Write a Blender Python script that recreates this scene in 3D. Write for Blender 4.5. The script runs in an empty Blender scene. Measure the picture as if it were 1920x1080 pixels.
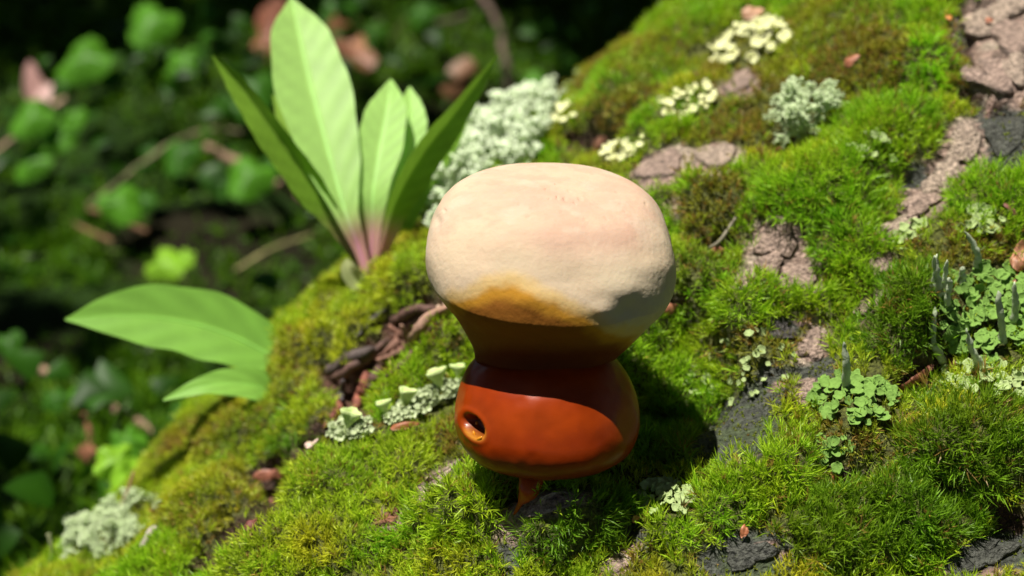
import bpy, math, random
import numpy as np
from mathutils import Vector, Matrix

# ------------------------------------------------------------------ camera, sky, sun, exposure
scene = bpy.context.scene
col = scene.collection
PITCH = math.radians(22.0)      # camera looks down by this much
DIST = 50.0                     # cm from lens to mushroom axis
PXCM = 63.0                     # photo pixels per cm at that distance
LIFT = 24.0                     # cm, height of the view centre over the ground
CM = 0.01
cp, sp = math.cos(PITCH), math.sin(PITCH)

cam_data = bpy.data.cameras.new('camera')
cam = bpy.data.objects.new('camera', cam_data)
col.objects.link(cam)
cam.location = (0, -DIST * cp * CM, (LIFT + DIST * sp) * CM)
cam.rotation_euler = (math.radians(90) - PITCH, 0, 0)
cam_data.sensor_width = 36
cam_data.lens = 36 * PXCM * DIST / 1920.0
cam_data.clip_start = 0.01
cam_data.clip_end = 200
cam_data.dof.use_dof = True
cam_data.dof.focus_distance = (DIST - 0.6) * CM
cam_data.dof.aperture_fstop = 8.8
scene.camera = cam

# direction the sunlight travels, in the camera-aligned frame (x right, y up, z to the camera)
LIGHT = np.array([0.25, -0.90, -0.40]); LIGHT /= np.linalg.norm(LIGHT)

def to_world(p):
    p = np.asarray(p, float)
    x, y, z = p[..., 0], p[..., 1], p[..., 2]
    return np.stack([x, y * sp - z * cp, y * cp + z * sp + LIFT], -1)

def dir_world(p):
    p = np.asarray(p, float)
    x, y, z = p[..., 0], p[..., 1], p[..., 2]
    return np.stack([x, y * sp - z * cp, y * cp + z * sp], -1)

def to_cam(w):
    w = np.asarray(w, float)
    y, z = w[..., 1], w[..., 2] - LIFT
    return np.stack([w[..., 0], y * sp + z * cp, -y * cp + z * sp], -1)

SUN_TO = -dir_world(LIGHT)
world = bpy.data.worlds.new('World'); scene.world = world
world.use_nodes = True
wn = world.node_tree.nodes; wl = world.node_tree.links
sky = wn.new('ShaderNodeTexSky'); sky.sky_type = 'NISHITA'; sky.sun_disc = False
sky.sun_elevation = math.asin(SUN_TO[2]); sky.sun_rotation = math.atan2(SUN_TO[0], SUN_TO[1])
bg = wn['Background']; bg.inputs['Strength'].default_value = 0.05
wl.new(sky.outputs[0], bg.inputs['Color'])
sun_data = bpy.data.lights.new('sun', 'SUN')
sun_data.energy = 5.0; sun_data.angle = math.radians(0.5); sun_data.color = (1.0, 0.95, 0.86)
sun = bpy.data.objects.new('sun', sun_data); col.objects.link(sun)
sun.rotation_euler = Vector(-SUN_TO).to_track_quat('-Z', 'Y').to_euler()
sun.location = tuple(SUN_TO * 3)
vs = scene.view_settings
vs.view_transform = 'Standard'; vs.look = 'None'; vs.gamma = 1; vs.exposure = 0.38
vs.use_curve_mapping = False
scene.cycles.max_bounces = 8
scene.cycles.transparent_max_bounces = 8

rng = np.random.default_rng(7)
random.seed(7)

# ------------------------------------------------------------------ maths helpers
def norm(v):
    v = np.asarray(v, float)
    return v / np.maximum(np.linalg.norm(v, axis=-1, keepdims=True), 1e-9)

def hash3(i, j, k, seed):
    h = (i * 374761393 + j * 668265263 + k * 2147483647 + seed * 1274126177) & 0xFFFFFFFF
    h = ((h ^ (h >> 13)) * 1274126177) & 0xFFFFFFFF
    h = (h ^ (h >> 16)) & 0xFFFFFFFF
    return h / 4294967295.0

def vnoise(p, scale=1.0, seed=0):
    p = np.asarray(p, float) * scale
    f = np.floor(p); d = p - f; d = d * d * (3 - 2 * d)
    i, j, k = [f[..., n].astype(np.int64) for n in range(3)]
    r = 0
    for a in (0, 1):
        for b in (0, 1):
            for c in (0, 1):
                w = (d[..., 0] if a else 1 - d[..., 0]) * (d[..., 1] if b else 1 - d[..., 1]) * (d[..., 2] if c else 1 - d[..., 2])
                r = r + w * hash3(i + a, j + b, k + c, seed)
    return r * 2 - 1

def fbm(p, scale, octaves=4, seed=0):
    r, a = 0, 1.0
    for o in range(octaves):
        r = r + a * vnoise(p, scale, seed + o * 17); scale *= 2.07; a *= 0.5
    return r

def pix(px, py, z):
    """the point of the camera-aligned frame at depth z that photo pixel (px, py) looks at"""
    k = (DIST - z) / (DIST * PXCM)
    return np.array([(px - 960) * k, (540 - py) * k, z])

def project(p):
    f = PXCM * DIST / np.maximum(DIST - p[..., 2], 1.0)
    return 960 + p[..., 0] * f, 540 - p[..., 1] * f

def catmull(pts, n):
    pts = np.asarray(pts, float)
    e = np.concatenate([[2 * pts[0] - pts[1]], pts, [2 * pts[-1] - pts[-2]]])
    t = np.linspace(0, len(pts) - 1, n); i = np.minimum(t.astype(int), len(pts) - 2); u = (t - i)[:, None]
    a, b, c, d = e[i], e[i + 1], e[i + 2], e[i + 3]
    return 0.5 * (2 * b + (c - a) * u + (2 * a - 5 * b + 4 * c - d) * u ** 2 + (3 * b - a - 3 * c + d) * u ** 3)

# ------------------------------------------------------------------ object helpers
ORIGIN = {}
def tag(o, label=None, cat=None, group=None, kind=None):
    for k, v in (('label', label), ('category', cat), ('group', group), ('kind', kind)):
        if v: o[k] = v
    return o

def empty(name, origin, **kw):
    o = bpy.data.objects.new(name, None); col.objects.link(o)
    o.empty_display_size = 0.02
    o.location = tuple(np.asarray(origin) * CM)
    ORIGIN[o] = np.asarray(origin, float)
    return tag(o, **kw)

def mesh_data(name, v, faces, mat, colors=None, smooth=True):
    """v in cm, faces: (n,3)/(n,4) arrays or list of them"""
    me = bpy.data.meshes.new(name)
    if not isinstance(faces, list): faces = [faces]
    faces = [np.asarray(f, np.int32) for f in faces if len(f)]
    loops = np.concatenate([f.ravel() for f in faces])
    tot = np.concatenate([np.full(len(f), f.shape[1], np.int32) for f in faces])
    start = np.concatenate([[0], np.cumsum(tot)[:-1]]).astype(np.int32)
    me.vertices.add(len(v)); me.vertices.foreach_set('co', (np.asarray(v, np.float32) * CM).ravel())
    me.loops.add(len(loops)); me.loops.foreach_set('vertex_index', loops)
    me.polygons.add(len(tot)); me.polygons.foreach_set('loop_start', start)
    me.update(calc_edges=True)
    me.polygons.foreach_set('use_smooth', np.full(len(tot), smooth))
    if colors is not None:
        a = me.color_attributes.new('Col', 'FLOAT_COLOR', 'POINT')
        c = np.ones((len(v), 4), np.float32); c[:, :3] = np.clip(colors, 0, 1)
        a.data.foreach_set('color', c.ravel())
    me.materials.append(mat)
    return me

def obj(name, v, faces, mat, parent=None, colors=None, smooth=True, origin=None, **kw):
    """v in world cm; with a parent the vertices are stored about the parent's origin"""
    v = np.asarray(v, float)
    o0 = ORIGIN[parent] if parent is not None else (np.asarray(origin, float) if origin is not None else np.array([v[:, 0].mean(), v[:, 1].mean(), v[:, 2].min()]))
    me = mesh_data(name, v - o0, faces, mat, colors, smooth)
    o = bpy.data.objects.new(name, me); col.objects.link(o)
    ORIGIN[o] = o0
    if parent is not None: o.parent = parent
    else: o.location = tuple(o0 * CM)
    return tag(o, **kw)

def place(name, me, pos, xa, ya, za, scale, parent):
    """a copy of shared mesh data as a part of parent, axes in world"""
    o = bpy.data.objects.new(name, me); col.objects.link(o)
    m = Matrix.Identity(4)
    sc = (scale,) * 3 if np.isscalar(scale) else scale
    for r in range(3):
        m[r][0], m[r][1], m[r][2] = xa[r] * sc[0], ya[r] * sc[1], za[r] * sc[2]
    p = (np.asarray(pos) - (ORIGIN[parent] if parent is not None else 0)) * CM
    m.translation = Vector(p)
    o.parent = parent
    o.matrix_local = m
    ORIGIN[o] = np.asarray(pos, float)
    return o

def frame(n, spin):
    n = norm(n); a = np.array([1.0, 0, 0]) if abs(n[0]) < 0.8 else np.array([0, 1.0, 0])
    x = norm(np.cross(a, n)); y = np.cross(n, x)
    return x * math.cos(spin) + y * math.sin(spin), -x * math.sin(spin) + y * math.cos(spin), n

def tube(path, rad, n=8, cap=True):
    path = np.asarray(path, float); rad = np.broadcast_to(np.asarray(rad, float), (len(path),))
    t = norm(np.gradient(path, axis=0))
    a = np.array([0.13, 0.2, 0.97]) if abs(t[0][2]) < 0.8 else np.array([1.0, 0.1, 0])
    x = norm(a - np.sum(t * a, 1, keepdims=True) * t); y = np.cross(t, x)
    th = np.linspace(0, 2 * math.pi, n, endpoint=False)
    v = path[:, None] + rad[:, None, None] * (np.cos(th)[None, :, None] * x[:, None] + np.sin(th)[None, :, None] * y[:, None])
    v = v.reshape(-1, 3); m = len(path)
    i = np.arange(m - 1)[:, None] * n; j = np.arange(n)[None]
    f = np.stack([i + j, i + (j + 1) % n, i + n + (j + 1) % n, i + n + j], -1).reshape(-1, 4)
    fs = [f]
    if cap:
        v = np.concatenate([v, path[:1], path[-1:]])
        k = np.arange(n)
        fs.append(np.stack([np.full(n, m * n), (k + 1) % n, k], -1))
        fs.append(np.stack([np.full(n, m * n + 1), (m - 1) * n + k, (m - 1) * n + (k + 1) % n], -1))
    return v, fs

def merge(parts):
    vs_, tri, quad, o = [], [], [], 0
    for v, fs in parts:
        vs_.append(v)
        for f in fs:
            f = np.asarray(f) + o
            (tri if f.shape[1] == 3 else quad).append(f)
        o += len(v)
    return np.concatenate(vs_), ([np.concatenate(tri)] if tri else []) + ([np.concatenate(quad)] if quad else [])

# ------------------------------------------------------------------ materials
def material(name, color=None, rough=0.7, spec=0.3, translucent=0.0, coat=0.0, bump=0.0, bump_scale=300.0,
             vary=0.0, vary_scale=120.0, sss=0.0, sheen=0.0, detail=6.0):
    m = bpy.data.materials.new(name); m.use_nodes = True
    nt = m.node_tree; N = nt.nodes; L = nt.links
    b = N['Principled BSDF']; out = N['Material Output']
    b.inputs['Roughness'].default_value = rough
    b.inputs['Specular IOR Level'].default_value = spec
    b.inputs['Coat Weight'].default_value = coat
    b.inputs['Coat Roughness'].default_value = 0.12
    if sss:
        b.inputs['Subsurface Weight'].default_value = sss
        b.inputs['Subsurface Radius'].default_value = (0.006, 0.003, 0.0015)
        b.inputs['Subsurface Scale'].default_value = 1.0
    if color is None:
        a = N.new('ShaderNodeAttribute'); a.attribute_name = 'Col'; c = a.outputs['Color']
    else:
        r = N.new('ShaderNodeRGB'); r.outputs[0].default_value = (*color, 1); c = r.outputs[0]
    tc = N.new('ShaderNodeTexCoord')
    if vary:
        n = N.new('ShaderNodeTexNoise'); n.inputs['Scale'].default_value = vary_scale; n.inputs['Detail'].default_value = detail
        L.new(tc.outputs['Object'], n.inputs['Vector'])
        mr = N.new('ShaderNodeMapRange'); mr.inputs[1].default_value = 0.25; mr.inputs[2].default_value = 0.75
        mr.inputs[3].default_value = 1 - vary; mr.inputs[4].default_value = 1 + vary
        L.new(n.outputs[0], mr.inputs[0])
        mx = N.new('ShaderNodeVectorMath'); mx.operation = 'SCALE'
        L.new(c, mx.inputs[0]); L.new(mr.outputs[0], mx.inputs['Scale']); c = mx.outputs[0]
    L.new(c, b.inputs['Base Color'])
    if bump:
        n2 = N.new('ShaderNodeTexNoise'); n2.inputs['Scale'].default_value = bump_scale; n2.inputs['Detail'].default_value = detail
        L.new(tc.outputs['Object'], n2.inputs['Vector'])
        bp = N.new('ShaderNodeBump'); bp.inputs['Strength'].default_value = 1.0; bp.inputs['Distance'].default_value = bump
        L.new(n2.outputs[0], bp.inputs['Height']); L.new(bp.outputs[0], b.inputs['Normal'])
    if translucent:
        t = N.new('ShaderNodeBsdfTranslucent'); L.new(c, t.inputs['Color'])
        mix = N.new('ShaderNodeMixShader'); mix.inputs[0].default_value = translucent
        L.new(b.outputs[0], mix.inputs[1]); L.new(t.outputs[0], mix.inputs[2]); L.new(mix.outputs[0], out.inputs[0])
    return m

M_MOSS = material('moss blades', rough=0.45, spec=0.35, translucent=0.35)
M_BARK = material('weathered bark', rough=0.62, spec=0.4, vary=0.8, vary_scale=650, bump=0.0028, bump_scale=800, detail=10)
M_CAP = material('young mushroom cap flesh', rough=0.8, spec=0.15, vary=0.05, vary_scale=160, bump=0.00022, bump_scale=600, sss=0.10)
M_STEM = material('lacquered mushroom stem', rough=0.36, spec=0.22, coat=0.07, vary=0.16, vary_scale=110, bump=0.0002, bump_scale=120)
M_RESIN = material('amber resin', color=(0.75, 0.28, 0.015), rough=0.12, spec=0.6, coat=0.5)
M_LICHEN = material('lichen tissue', rough=0.8, spec=0.15, translucent=0.15, vary=0.18, vary_scale=500, bump=0.0002, bump_scale=900)
M_LEAF = material('fresh leaf', rough=0.45, spec=0.22, translucent=0.36, vary=0.10, vary_scale=90)
M_WOOD = material('rotten wood', rough=0.7, spec=0.35, vary=0.5, vary_scale=220, bump=0.0012, bump_scale=300)
M_FLAKE = material('dry bud scale', rough=0.5, spec=0.4, vary=0.3, vary_scale=260, bump=0.0003, bump_scale=400)
M_TWIG = material('weathered twig', rough=0.85, spec=0.2, vary=0.4, vary_scale=140, bump=0.0008, bump_scale=260)
M_GROUND = material('forest humus', rough=0.95, spec=0.1, vary=0.5, vary_scale=25, bump=0.012, bump_scale=40)
M_CROWN = material('added tree leaves', color=(0.05, 0.10, 0.02), rough=0.5, spec=0.3, translucent=0.04, vary=0.3, vary_scale=6)

# ------------------------------------------------------------------ the mossy trunk's surface
AX = norm(np.array([0.727, 0.686, -0.46]))            # axis of the trunk, camera-aligned frame
E1 = np.array([-0.686, 0.727, 0.0]); E1 /= np.linalg.norm(E1)
E2 = np.cross(E1, AX); E2 = E2 if E2[2] > 0 else -E2
R0 = 34.0
BASE = pix(1050, 885, -0.8)                           # where the mushroom is rooted
PHI_B = math.radians(45.5)
CEN = BASE - R0 * (math.cos(PHI_B) * E1 + math.sin(PHI_B) * E2)

def cyl(t, phi, r=R0):
    t = np.asarray(t)[..., None]; phi = np.asarray(phi)[..., None]
    r = np.asarray(r); r = r[..., None] if r.ndim else r
    return CEN + t * AX + r * (np.cos(phi) * E1 + np.sin(phi) * E2)

# kind, x, y, rx, ry, angle (photo pixels), dome height cm, label of a cushion that is a thing
Z = []
def zone(kind, x, y, rx, ry, a=0, h=0.0, label=None): Z.append((kind, x, y, rx, ry, math.radians(a), h, label))
# bare bark
for a in [(1243, 312, 55, 24, -25), (1347, 296, 46, 25, -15), (1388, 156, 38, 20, -35), (1270, 383, 16, 18, 0), (1462, 470, 52, 62, 20),
          (1490, 525, 55, 35, 0), (1395, 525, 30, 18, -40), (1805, 285, 62, 40, -55), (1745, 355, 62, 36, -35), (1690, 425, 56, 24, -30), (1648, 500, 24, 26, 0),
          (1620, 575, 40, 14, -40), (1870, 60, 75, 60, -20), (1885, 155, 62, 42, 10), (1905, 15, 60, 40, 0), (1524, 660, 26, 50, 10), (1518, 740, 22, 26, 0),
          (822, 900, 58, 16, -38), (728, 975, 32, 14, -25), (1030, 945, 76, 22, -18), (1160, 1062, 26, 18, 0), (1195, 90, 34, 10, -40), (950, 1000, 22, 18, 0)]:
    zone('pink', a[0], a[1], a[2] * 1.2, a[3] * 1.3, a[4], h=0.45 if a[0] == 1030 else -0.12)
for a in [(1410, 1048, 88, 46, -8), (1860, 1045, 90, 40, -15), (1395, 800, 62, 52, -40), (1440, 725, 40, 40, 0), (1885, 262, 60, 66, 0), (1462, 622, 34, 24, 0),
          (1530, 700, 34, 40, 0), (955, 1040, 20, 40, 0), (1720, 340, 40, 30, 0), (1330, 835, 40, 40, 0), (1190, 1010, 34, 26, 0), (910, 815, 36, 30, 0), (1820, 60, 26, 40, 0)]:
    zone('grey', a[0], a[1], a[2] * 1.1, a[3] * 1.15, a[4], h=-0.1)
for a in [(800, 590, 62, 26, -20), (745, 635, 60, 34, -45), (690, 680, 50, 34, -40), (650, 735, 34, 46, -35), (665, 770, 34, 30, 0)]:
    zone('wood', a[0], a[1], a[2] * 1.25, a[3] * 1.5, a[4], h=-0.85)
for a in [(590, 835, 36, 26, -30), (505, 890, 42, 18, -15), (512, 940, 20, 44, 15), (470, 990, 40, 20, -45), (400, 1045, 50, 16, -40), (1110, 262, 40, 20, -10),
          (1250, 575, 26, 18, 0), (1345, 465, 34, 14, -10), (1840, 190, 52, 12, 15), (1812, 96, 14, 20, 0), (1765, 925, 40, 26, 30), (1880, 970, 44, 20, 20), (1740, 700, 60, 18, -30), (1480, 270, 36, 18, -10),
          (1590, 900, 30, 20, 0)]:
    zone('soil', a[0], a[1], a[2] * 1.3, a[3] * 1.45, a[4], h=-0.75)
for a in [(565, 845, 56, 30, -35), (508, 898, 62, 32, -15), (506, 950, 30, 56, 15), (445, 1005, 66, 28, -45)]:
    zone('soil', *a, h=-1.0)
# moss
zone('bright', 850, 655, 74, 46, -25, 0.9, 'bright green moss cushion snug beside the neck of the mushroom')
zone('bright', 735, 745, 90, 30, -33, 0.55)
zone('yellow', 665, 870, 165, 74, -22, 1.0, 'broad yellow-green moss cushion below the pixie-cup lichen')
zone('yellow', 570, 1015, 200, 75, -22, 0.8, 'low velvety moss mat spreading below the broad yellow-green cushion')
zone('bright', 860, 965, 105, 62, -20, 1.2, 'grass-green moss cushion just under the orange foot of the mushroom')
zone('yellow', 850, 1055, 90, 40, 0, 0.4)
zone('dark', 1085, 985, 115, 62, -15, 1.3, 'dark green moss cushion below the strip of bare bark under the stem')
zone('bright', 1250, 1000, 60, 40, 0, 0.5)
zone('bright', 1425, 905, 125, 66, -30, 0.9, 'lush green moss cushion between the mushroom shadow and a grey bark patch')
zone('bright', 1440, 575, 125, 52, -5, 0.7, 'grassy moss cushion below the pink bark scar')
zone('dark', 1700, 600, 105, 82, -30, 1.2, 'deep green rounded moss cushion beside the spiky scaly lichen')
zone('dark', 1815, 840, 125, 100, -10, 1.2, 'large dark shaggy moss cushion overhanging a black hollow')
zone('bright', 1540, 365, 150, 66, -25, 0.8, 'sunny green moss cushion under the grey-green bushy lichen')
zone('bright', 1600, 485, 66, 75, 0, 0.7)
zone('neon', 1735, 120, 56, 66, 0, 0.7, 'vivid lime green moss cushion next to the cracked bark plates')
zone('brown', 1340, 390, 66, 66, 0, 0.9, 'brownish tufted moss cushion beside the rim of the cap')
zone('olive', 395, 955, 110, 62, -20, 0.7, 'olive moss cushion beside the short pale grey twig')
zone('yellow', 765, 525, 84, 66, -35, 0.9)
zone('yellow', 630, 625, 110, 62, -42, 1.2)
zone('olive', 530, 690, 70, 52, -40, 1.0)
zone('dark', 555, 830, 40, 34, 0, 0.3)
zone('olive', 440, 810, 100, 46, -42, 0.6)
zone('yellow', 330, 900, 70, 40, -35, 0.3)
zone('dark', 1640, 985, 200, 80, -10, 0.5)
zone('bright', 1225, 640, 70, 64, 0, 0.4)
zone('bright', 1260, 680, 120, 120, 0, -2.0)  # hollow added so the mushroom's shadow lands lower
zone('dark', 1270, 820, 80, 60, 0, 0.15)
zone('brown', 1170, 195, 70, 50, -30, 0.8, 'rust-brown moss tuft uphill of the pale bushy lichen mound')
zone('olive', 1240, 110, 120, 50, -35, 0.4)
zone('brown', 1410, 240, 70, 40, -10, 0.3)
zone('brown', 1620, 120, 110, 70, -10, 0.3)
zone('olive', 1560, 40, 120, 50, -20, 0.4)
zone('bright', 1250, 240, 90, 34, -30, 0.4)
zone('bright', 1660, 260, 70, 70, 0, 0.5)
zone('olive', 1300, 520, 60, 60, 0, 0.5)
zone('bright', 1850, 370, 80, 40, -10, 0.3)
zone('brown', 1820, 470, 90, 36, 0, 0.2)
zone('brown', 1400, 660, 110, 50, -10, 0.15)
KINDS = ['olive', 'brown', 'yellow', 'bright', 'neon', 'dark', 'pink', 'grey', 'wood', 'soil']
ZK = np.array([KINDS.index(z[0]) for z in Z])

def zones_at(t, phi, at=None):
    """displacement, kind index, zone index (-1: none) at trunk coordinates"""
    b = cyl(t, phi)
    px, py = project(b) if at is None else at
    front = (b - CEN - np.asarray(t)[..., None] * AX) / R0
    wx = 26 * vnoise(b, 0.55, 3) + 12 * vnoise(b, 1.7, 5) + 5 * vnoise(b, 5.0, 8)
    wy = 26 * vnoise(b, 0.55, 4) + 12 * vnoise(b, 1.7, 6) + 5 * vnoise(b, 5.0, 9)
    qx, qy = px + wx * 0.8, py + wy * 0.8
    best = np.full(px.shape, 1.0); idx = np.full(px.shape, -1)
    disp = np.zeros(px.shape)
    vis = front[..., 2] > -0.45
    fade = np.clip((front[..., 2] + 0.40) / 0.40, 0, 1); fade = fade * fade * (3 - 2 * fade)
    for n, (kd, x, y, rx, ry, a, h, lab) in enumerate(Z):
        wf = 1.0 if h > 0 else 0.45
        dx, dy = px + wx * .8 * wf - x, py + wy * .8 * wf - y
        u = (dx * math.cos(a) + dy * math.sin(a)) / rx; v = (-dx * math.sin(a) + dy * math.cos(a)) / ry
        q = np.where(vis, np.sqrt(u * u + v * v), 9)
        dome = np.clip(1 - q * q, 0, 1)
        if h > 0: disp += h * dome ** 0.7
        else: disp += h * np.clip(1.25 - q, 0, 0.6) / 0.6
        w = q < best
        best = np.where(w, q, best); idx = np.where(w, n, idx)
    disp = disp * fade
    n0 = fbm(b, 0.22, 3, 40)
    default = np.where(n0 > 0.42, 1, np.where(n0 < -0.25, 3, np.where(n0 < 0.1, 2, 0)))
    kind = np.where(idx >= 0, ZK[idx], default)
    return disp, kind, idx, px, py

t_arr = np.concatenate([np.linspace(-75, -31, 23), np.arange(-30, 46, 0.22), np.linspace(46.5, 120, 36)])
p_dense = np.arange(math.radians(-34), math.radians(98), 0.23 / R0)
p_arr = np.concatenate([p_dense, np.linspace(p_dense[-1] + 0.05, 2 * math.pi + p_dense[0] - 0.05, 50)])
TT, PP = np.meshgrid(t_arr, p_arr, indexing='ij')
bp_ = cyl(TT, PP)
lump = 1.3 * fbm(bp_, 0.07, 2, 21) + 0.55 * fbm(bp_, 0.28, 3, 11) + 0.14 * fbm(bp_, 1.3, 3, 31)
disp = zones_at(TT, PP, project(cyl(TT, PP, R0 + lump - 0.4)))[0]
RR = R0 + disp + lump - 0.4
G = cyl(TT, PP, RR)
gt = np.gradient(G, axis=0); gp = np.gradient(G, axis=1)
NG = norm(np.cross(gt, gp)); 
flip = np.sign(np.sum(NG * (G - CEN - TT[..., None] * AX), -1, keepdims=True)); NG = NG * flip
PXs, PYs = project(G)
_, kind, zidx, _, _ = zones_at(TT, PP, (PXs, PYs))
viewv = norm(np.array([0, 0, DIST]) - G)
FACE = np.sum(NG * viewv, -1)

def surf(px, py):
    """point and normal (camera-aligned frame) of the trunk under photo pixel (px, py)"""
    d = (PXs - px) ** 2 + (PYs - py) ** 2 + np.where(FACE > 0.02, 0, 1e7) - 25 * G[..., 2]
    k = np.unravel_index(np.argmin(d), d.shape)
    g, n = G[k], NG[k]
    o = np.array([0, 0, DIST]); r = pix(px, py, 0) - o
    dn = np.dot(r, n)
    if abs(dn) > 0.15 * np.linalg.norm(r):
        s = np.dot(g - o, n) / dn
        h = o + r * s
        if np.linalg.norm(h - g) < 1.0: g = h
    return g, n

# colour of the bark itself
nb1 = fbm(bp_, 1.1, 4, 51); nb2 = fbm(bp_, 0.6, 3, 61)
base_c = {'pink': (0.36, 0.25, 0.20), 'grey': (0.075, 0.08, 0.065), 'wood': (0.12, 0.055, 0.035), 'soil': (0.07, 0.035, 0.02)}
TC = np.zeros(G.shape); TC[:] = (0.10, 0.11, 0.02)
for kd, c in base_c.items():
    TC[kind == KINDS.index(kd)] = c
pk = kind == KINDS.index('pink')
TC[pk & (nb1 > 0.35)] = (0.44, 0.35, 0.27)
TC[pk & (nb1 < -0.45)] = (0.20, 0.14, 0.11)
gk = kind == KINDS.index('grey')
TC[gk & (nb2 > 0.45)] = (0.36, 0.22, 0.18)
TC[gk & (nb1 < -0.3)] = (0.07, 0.09, 0.045)

trunk = empty('fallen_trunk', to_world(cyl(-60.0, 0.0, 0.0)), label='big leaning trunk covered in moss, lichen and flaking pinkish bark', cat='trunk')
nt_, np_ = TT.shape
i = np.arange(nt_ - 1)[:, None] * np_; j = np.arange(np_)[None]
tf = np.stack([i + j, i + (j + 1) % np_, i + np_ + (j + 1) % np_, i + np_ + j], -1).reshape(-1, 4)
tv = np.concatenate([G.reshape(-1, 3), [cyl(t_arr[0] - 1, 0.0, 0.0), cyl(t_arr[-1] + 1, 0.0, 0.0)]])
k = np.arange(np_)
caps = [np.stack([np.full(np_, nt_ * np_), (k + 1) % np_, k], -1), np.stack([np.full(np_, nt_ * np_ + 1), (nt_ - 1) * np_ + k, (nt_ - 1) * np_ + (k + 1) % np_], -1)]
obj('bark', to_world(tv), [tf] + caps, M_BARK, trunk, colors=np.concatenate([TC.reshape(-1, 3), [(0.1, 0.07, 0.04)] * 2]))

# ------------------------------------------------------------------ ground
def ground_z(x, y):
    x = np.asarray(x, float); y = np.asarray(y, float)
    s = np.clip((y - 60) / 140, 0, 1)
    bank = 44 * s * s * (3 - 2 * s)
    p = np.stack([x, y, np.zeros_like(x)], -1)
    return bank + (2.5 * fbm(p, 0.035, 2, 71) + 0.9 * fbm(p, 0.16, 2, 72)) * np.clip(1 - np.abs(y - 80) / 400, 0.3, 1) - 1.0

def sym(lo, hi, n, far):
    a = np.linspace(lo, hi, n); e = np.geomspace(10, far, 12)
    return np.concatenate([lo - e[::-1], a, hi + e])
gx = sym(-170, 170, 140, 6000); gy = sym(-90, 260, 150, 8000)
GX, GY = np.meshgrid(gx, gy, indexing='ij')
gv = np.stack([GX, GY, ground_z(GX, GY)], -1).reshape(-1, 3)
ii = np.arange(len(gx) - 1)[:, None] * len(gy); jj = np.arange(len(gy) - 1)[None]
gf = np.stack([ii + jj, ii + len(gy) + jj, ii + len(gy) + jj + 1, ii + jj + 1], -1).reshape(-1, 4)
gn = fbm(gv, 0.05, 3, 75)[:, None]
gcol = np.where(gn > 0.1, (0.012, 0.028, 0.004), (0.016, 0.014, 0.007))
obj('ground', gv, gf, M_GROUND, colors=gcol, origin=(0, 0, 0), kind='structure')

def ground_hit(px, py):
    """world point of the ground under photo pixel"""
    o = to_world(np.array([0, 0, DIST])); d = norm(to_world(pix(px, py, 0)) - o)
    s = np.arange(60, 420, 0.5)
    p = o + s[:, None] * d
    below = p[:, 2] < ground_z(p[:, 0], p[:, 1])
    k = np.argmax(below) if below.any() else len(s) - 1
    return p[k], s[k]

def at_distance(px, py, s):
    o = to_world(np.array([0, 0, DIST])); d = norm(to_world(pix(px, py, 0)) - o)
    return o + s * d

# ------------------------------------------------------------------ moss
# lichen beds: hardly any moss grows there
UNDER = [(795, 770, 90, 30, -28, .06), (662, 815, 52, 28, -10, .06), (1850, 590, 100, 95, -35, .15), (1850, 715, 100, 32, 8, .4), (1605, 755, 80, 48, 5, .12), (1562, 845, 30, 42, 10, .3), (1248, 940, 62, 42, 10, .3),
         (1405, 82, 84, 40, -14, .1), (1292, 197, 70, 30, -22, .15), (1170, 285, 50, 26, -28, .15), (1508, 225, 70, 40, -12, .2), (215, 1000, 104, 42, -28, .3), (1835, 415, 46, 26, 0, .4), (1385, 690, 115, 70, -15, .55)]
def blades(P, A, Ls, C, nb, spread, width, seed):
    """nb bent blades for every shoot; P,A in the frame used, Ls cm, C colours"""
    r = np.random.default_rng(seed); n = len(P)
    P = np.repeat(P, nb, 0); A = np.repeat(A, nb, 0); Ls = np.repeat(Ls, nb); C = np.repeat(C, nb, 0)
    m = len(P)
    az = r.uniform(0, 2 * math.pi, m); u = r.uniform(0, 1, m)
    ref = np.where(np.abs(A[:, :1]) < 0.8, [[1.0, 0, 0]], [[0, 1.0, 0]])
    T1 = norm(np.cross(A, ref)); T2 = np.cross(A, T1)
    rad = np.cos(az)[:, None] * T1 + np.sin(az)[:, None] * T2
    tilt = (spread * (1.15 - 0.75 * u) * r.uniform(0.5, 1.3, m))[:, None]
    d0 = A * np.cos(tilt) + rad * np.sin(tilt)
    Lb = (Ls * (0.85 - 0.25 * u) * r.uniform(0.6, 1.25, m))[:, None]
    base = P + A * (Ls * u * 0.45)[:, None] - A * 0.06
    mid = base + d0 * Lb * 0.5
    tip = mid + norm(d0 + rad * r.uniform(-0.3, 0.6, (m, 1)) - A * r.uniform(0, 0.3, (m, 1)) + r.normal(0, 0.12, (m, 3))) * Lb * 0.5
    side = norm(np.cross(A, rad) + r.normal(0, 0.35, (m, 3))) * (width * r.uniform(0.7, 1.3, m))[:, None]
    v = np.stack([base, mid + side, mid - side, tip], 1).reshape(-1, 3)
    o = np.arange(m)[:, None] * 4
    tris = np.concatenate([o + np.array([[0, 1, 2]]), o + np.array([[2, 1, 3]])])
    C = C * r.uniform(0.75, 1.3, (m, 1))
    tipc = C * np.array([1.2, 1.14, 1.0])
    c = np.stack([C * 0.9, C, C, tipc], 1).reshape(-1, 3)
    return v, [tris], c

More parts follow.
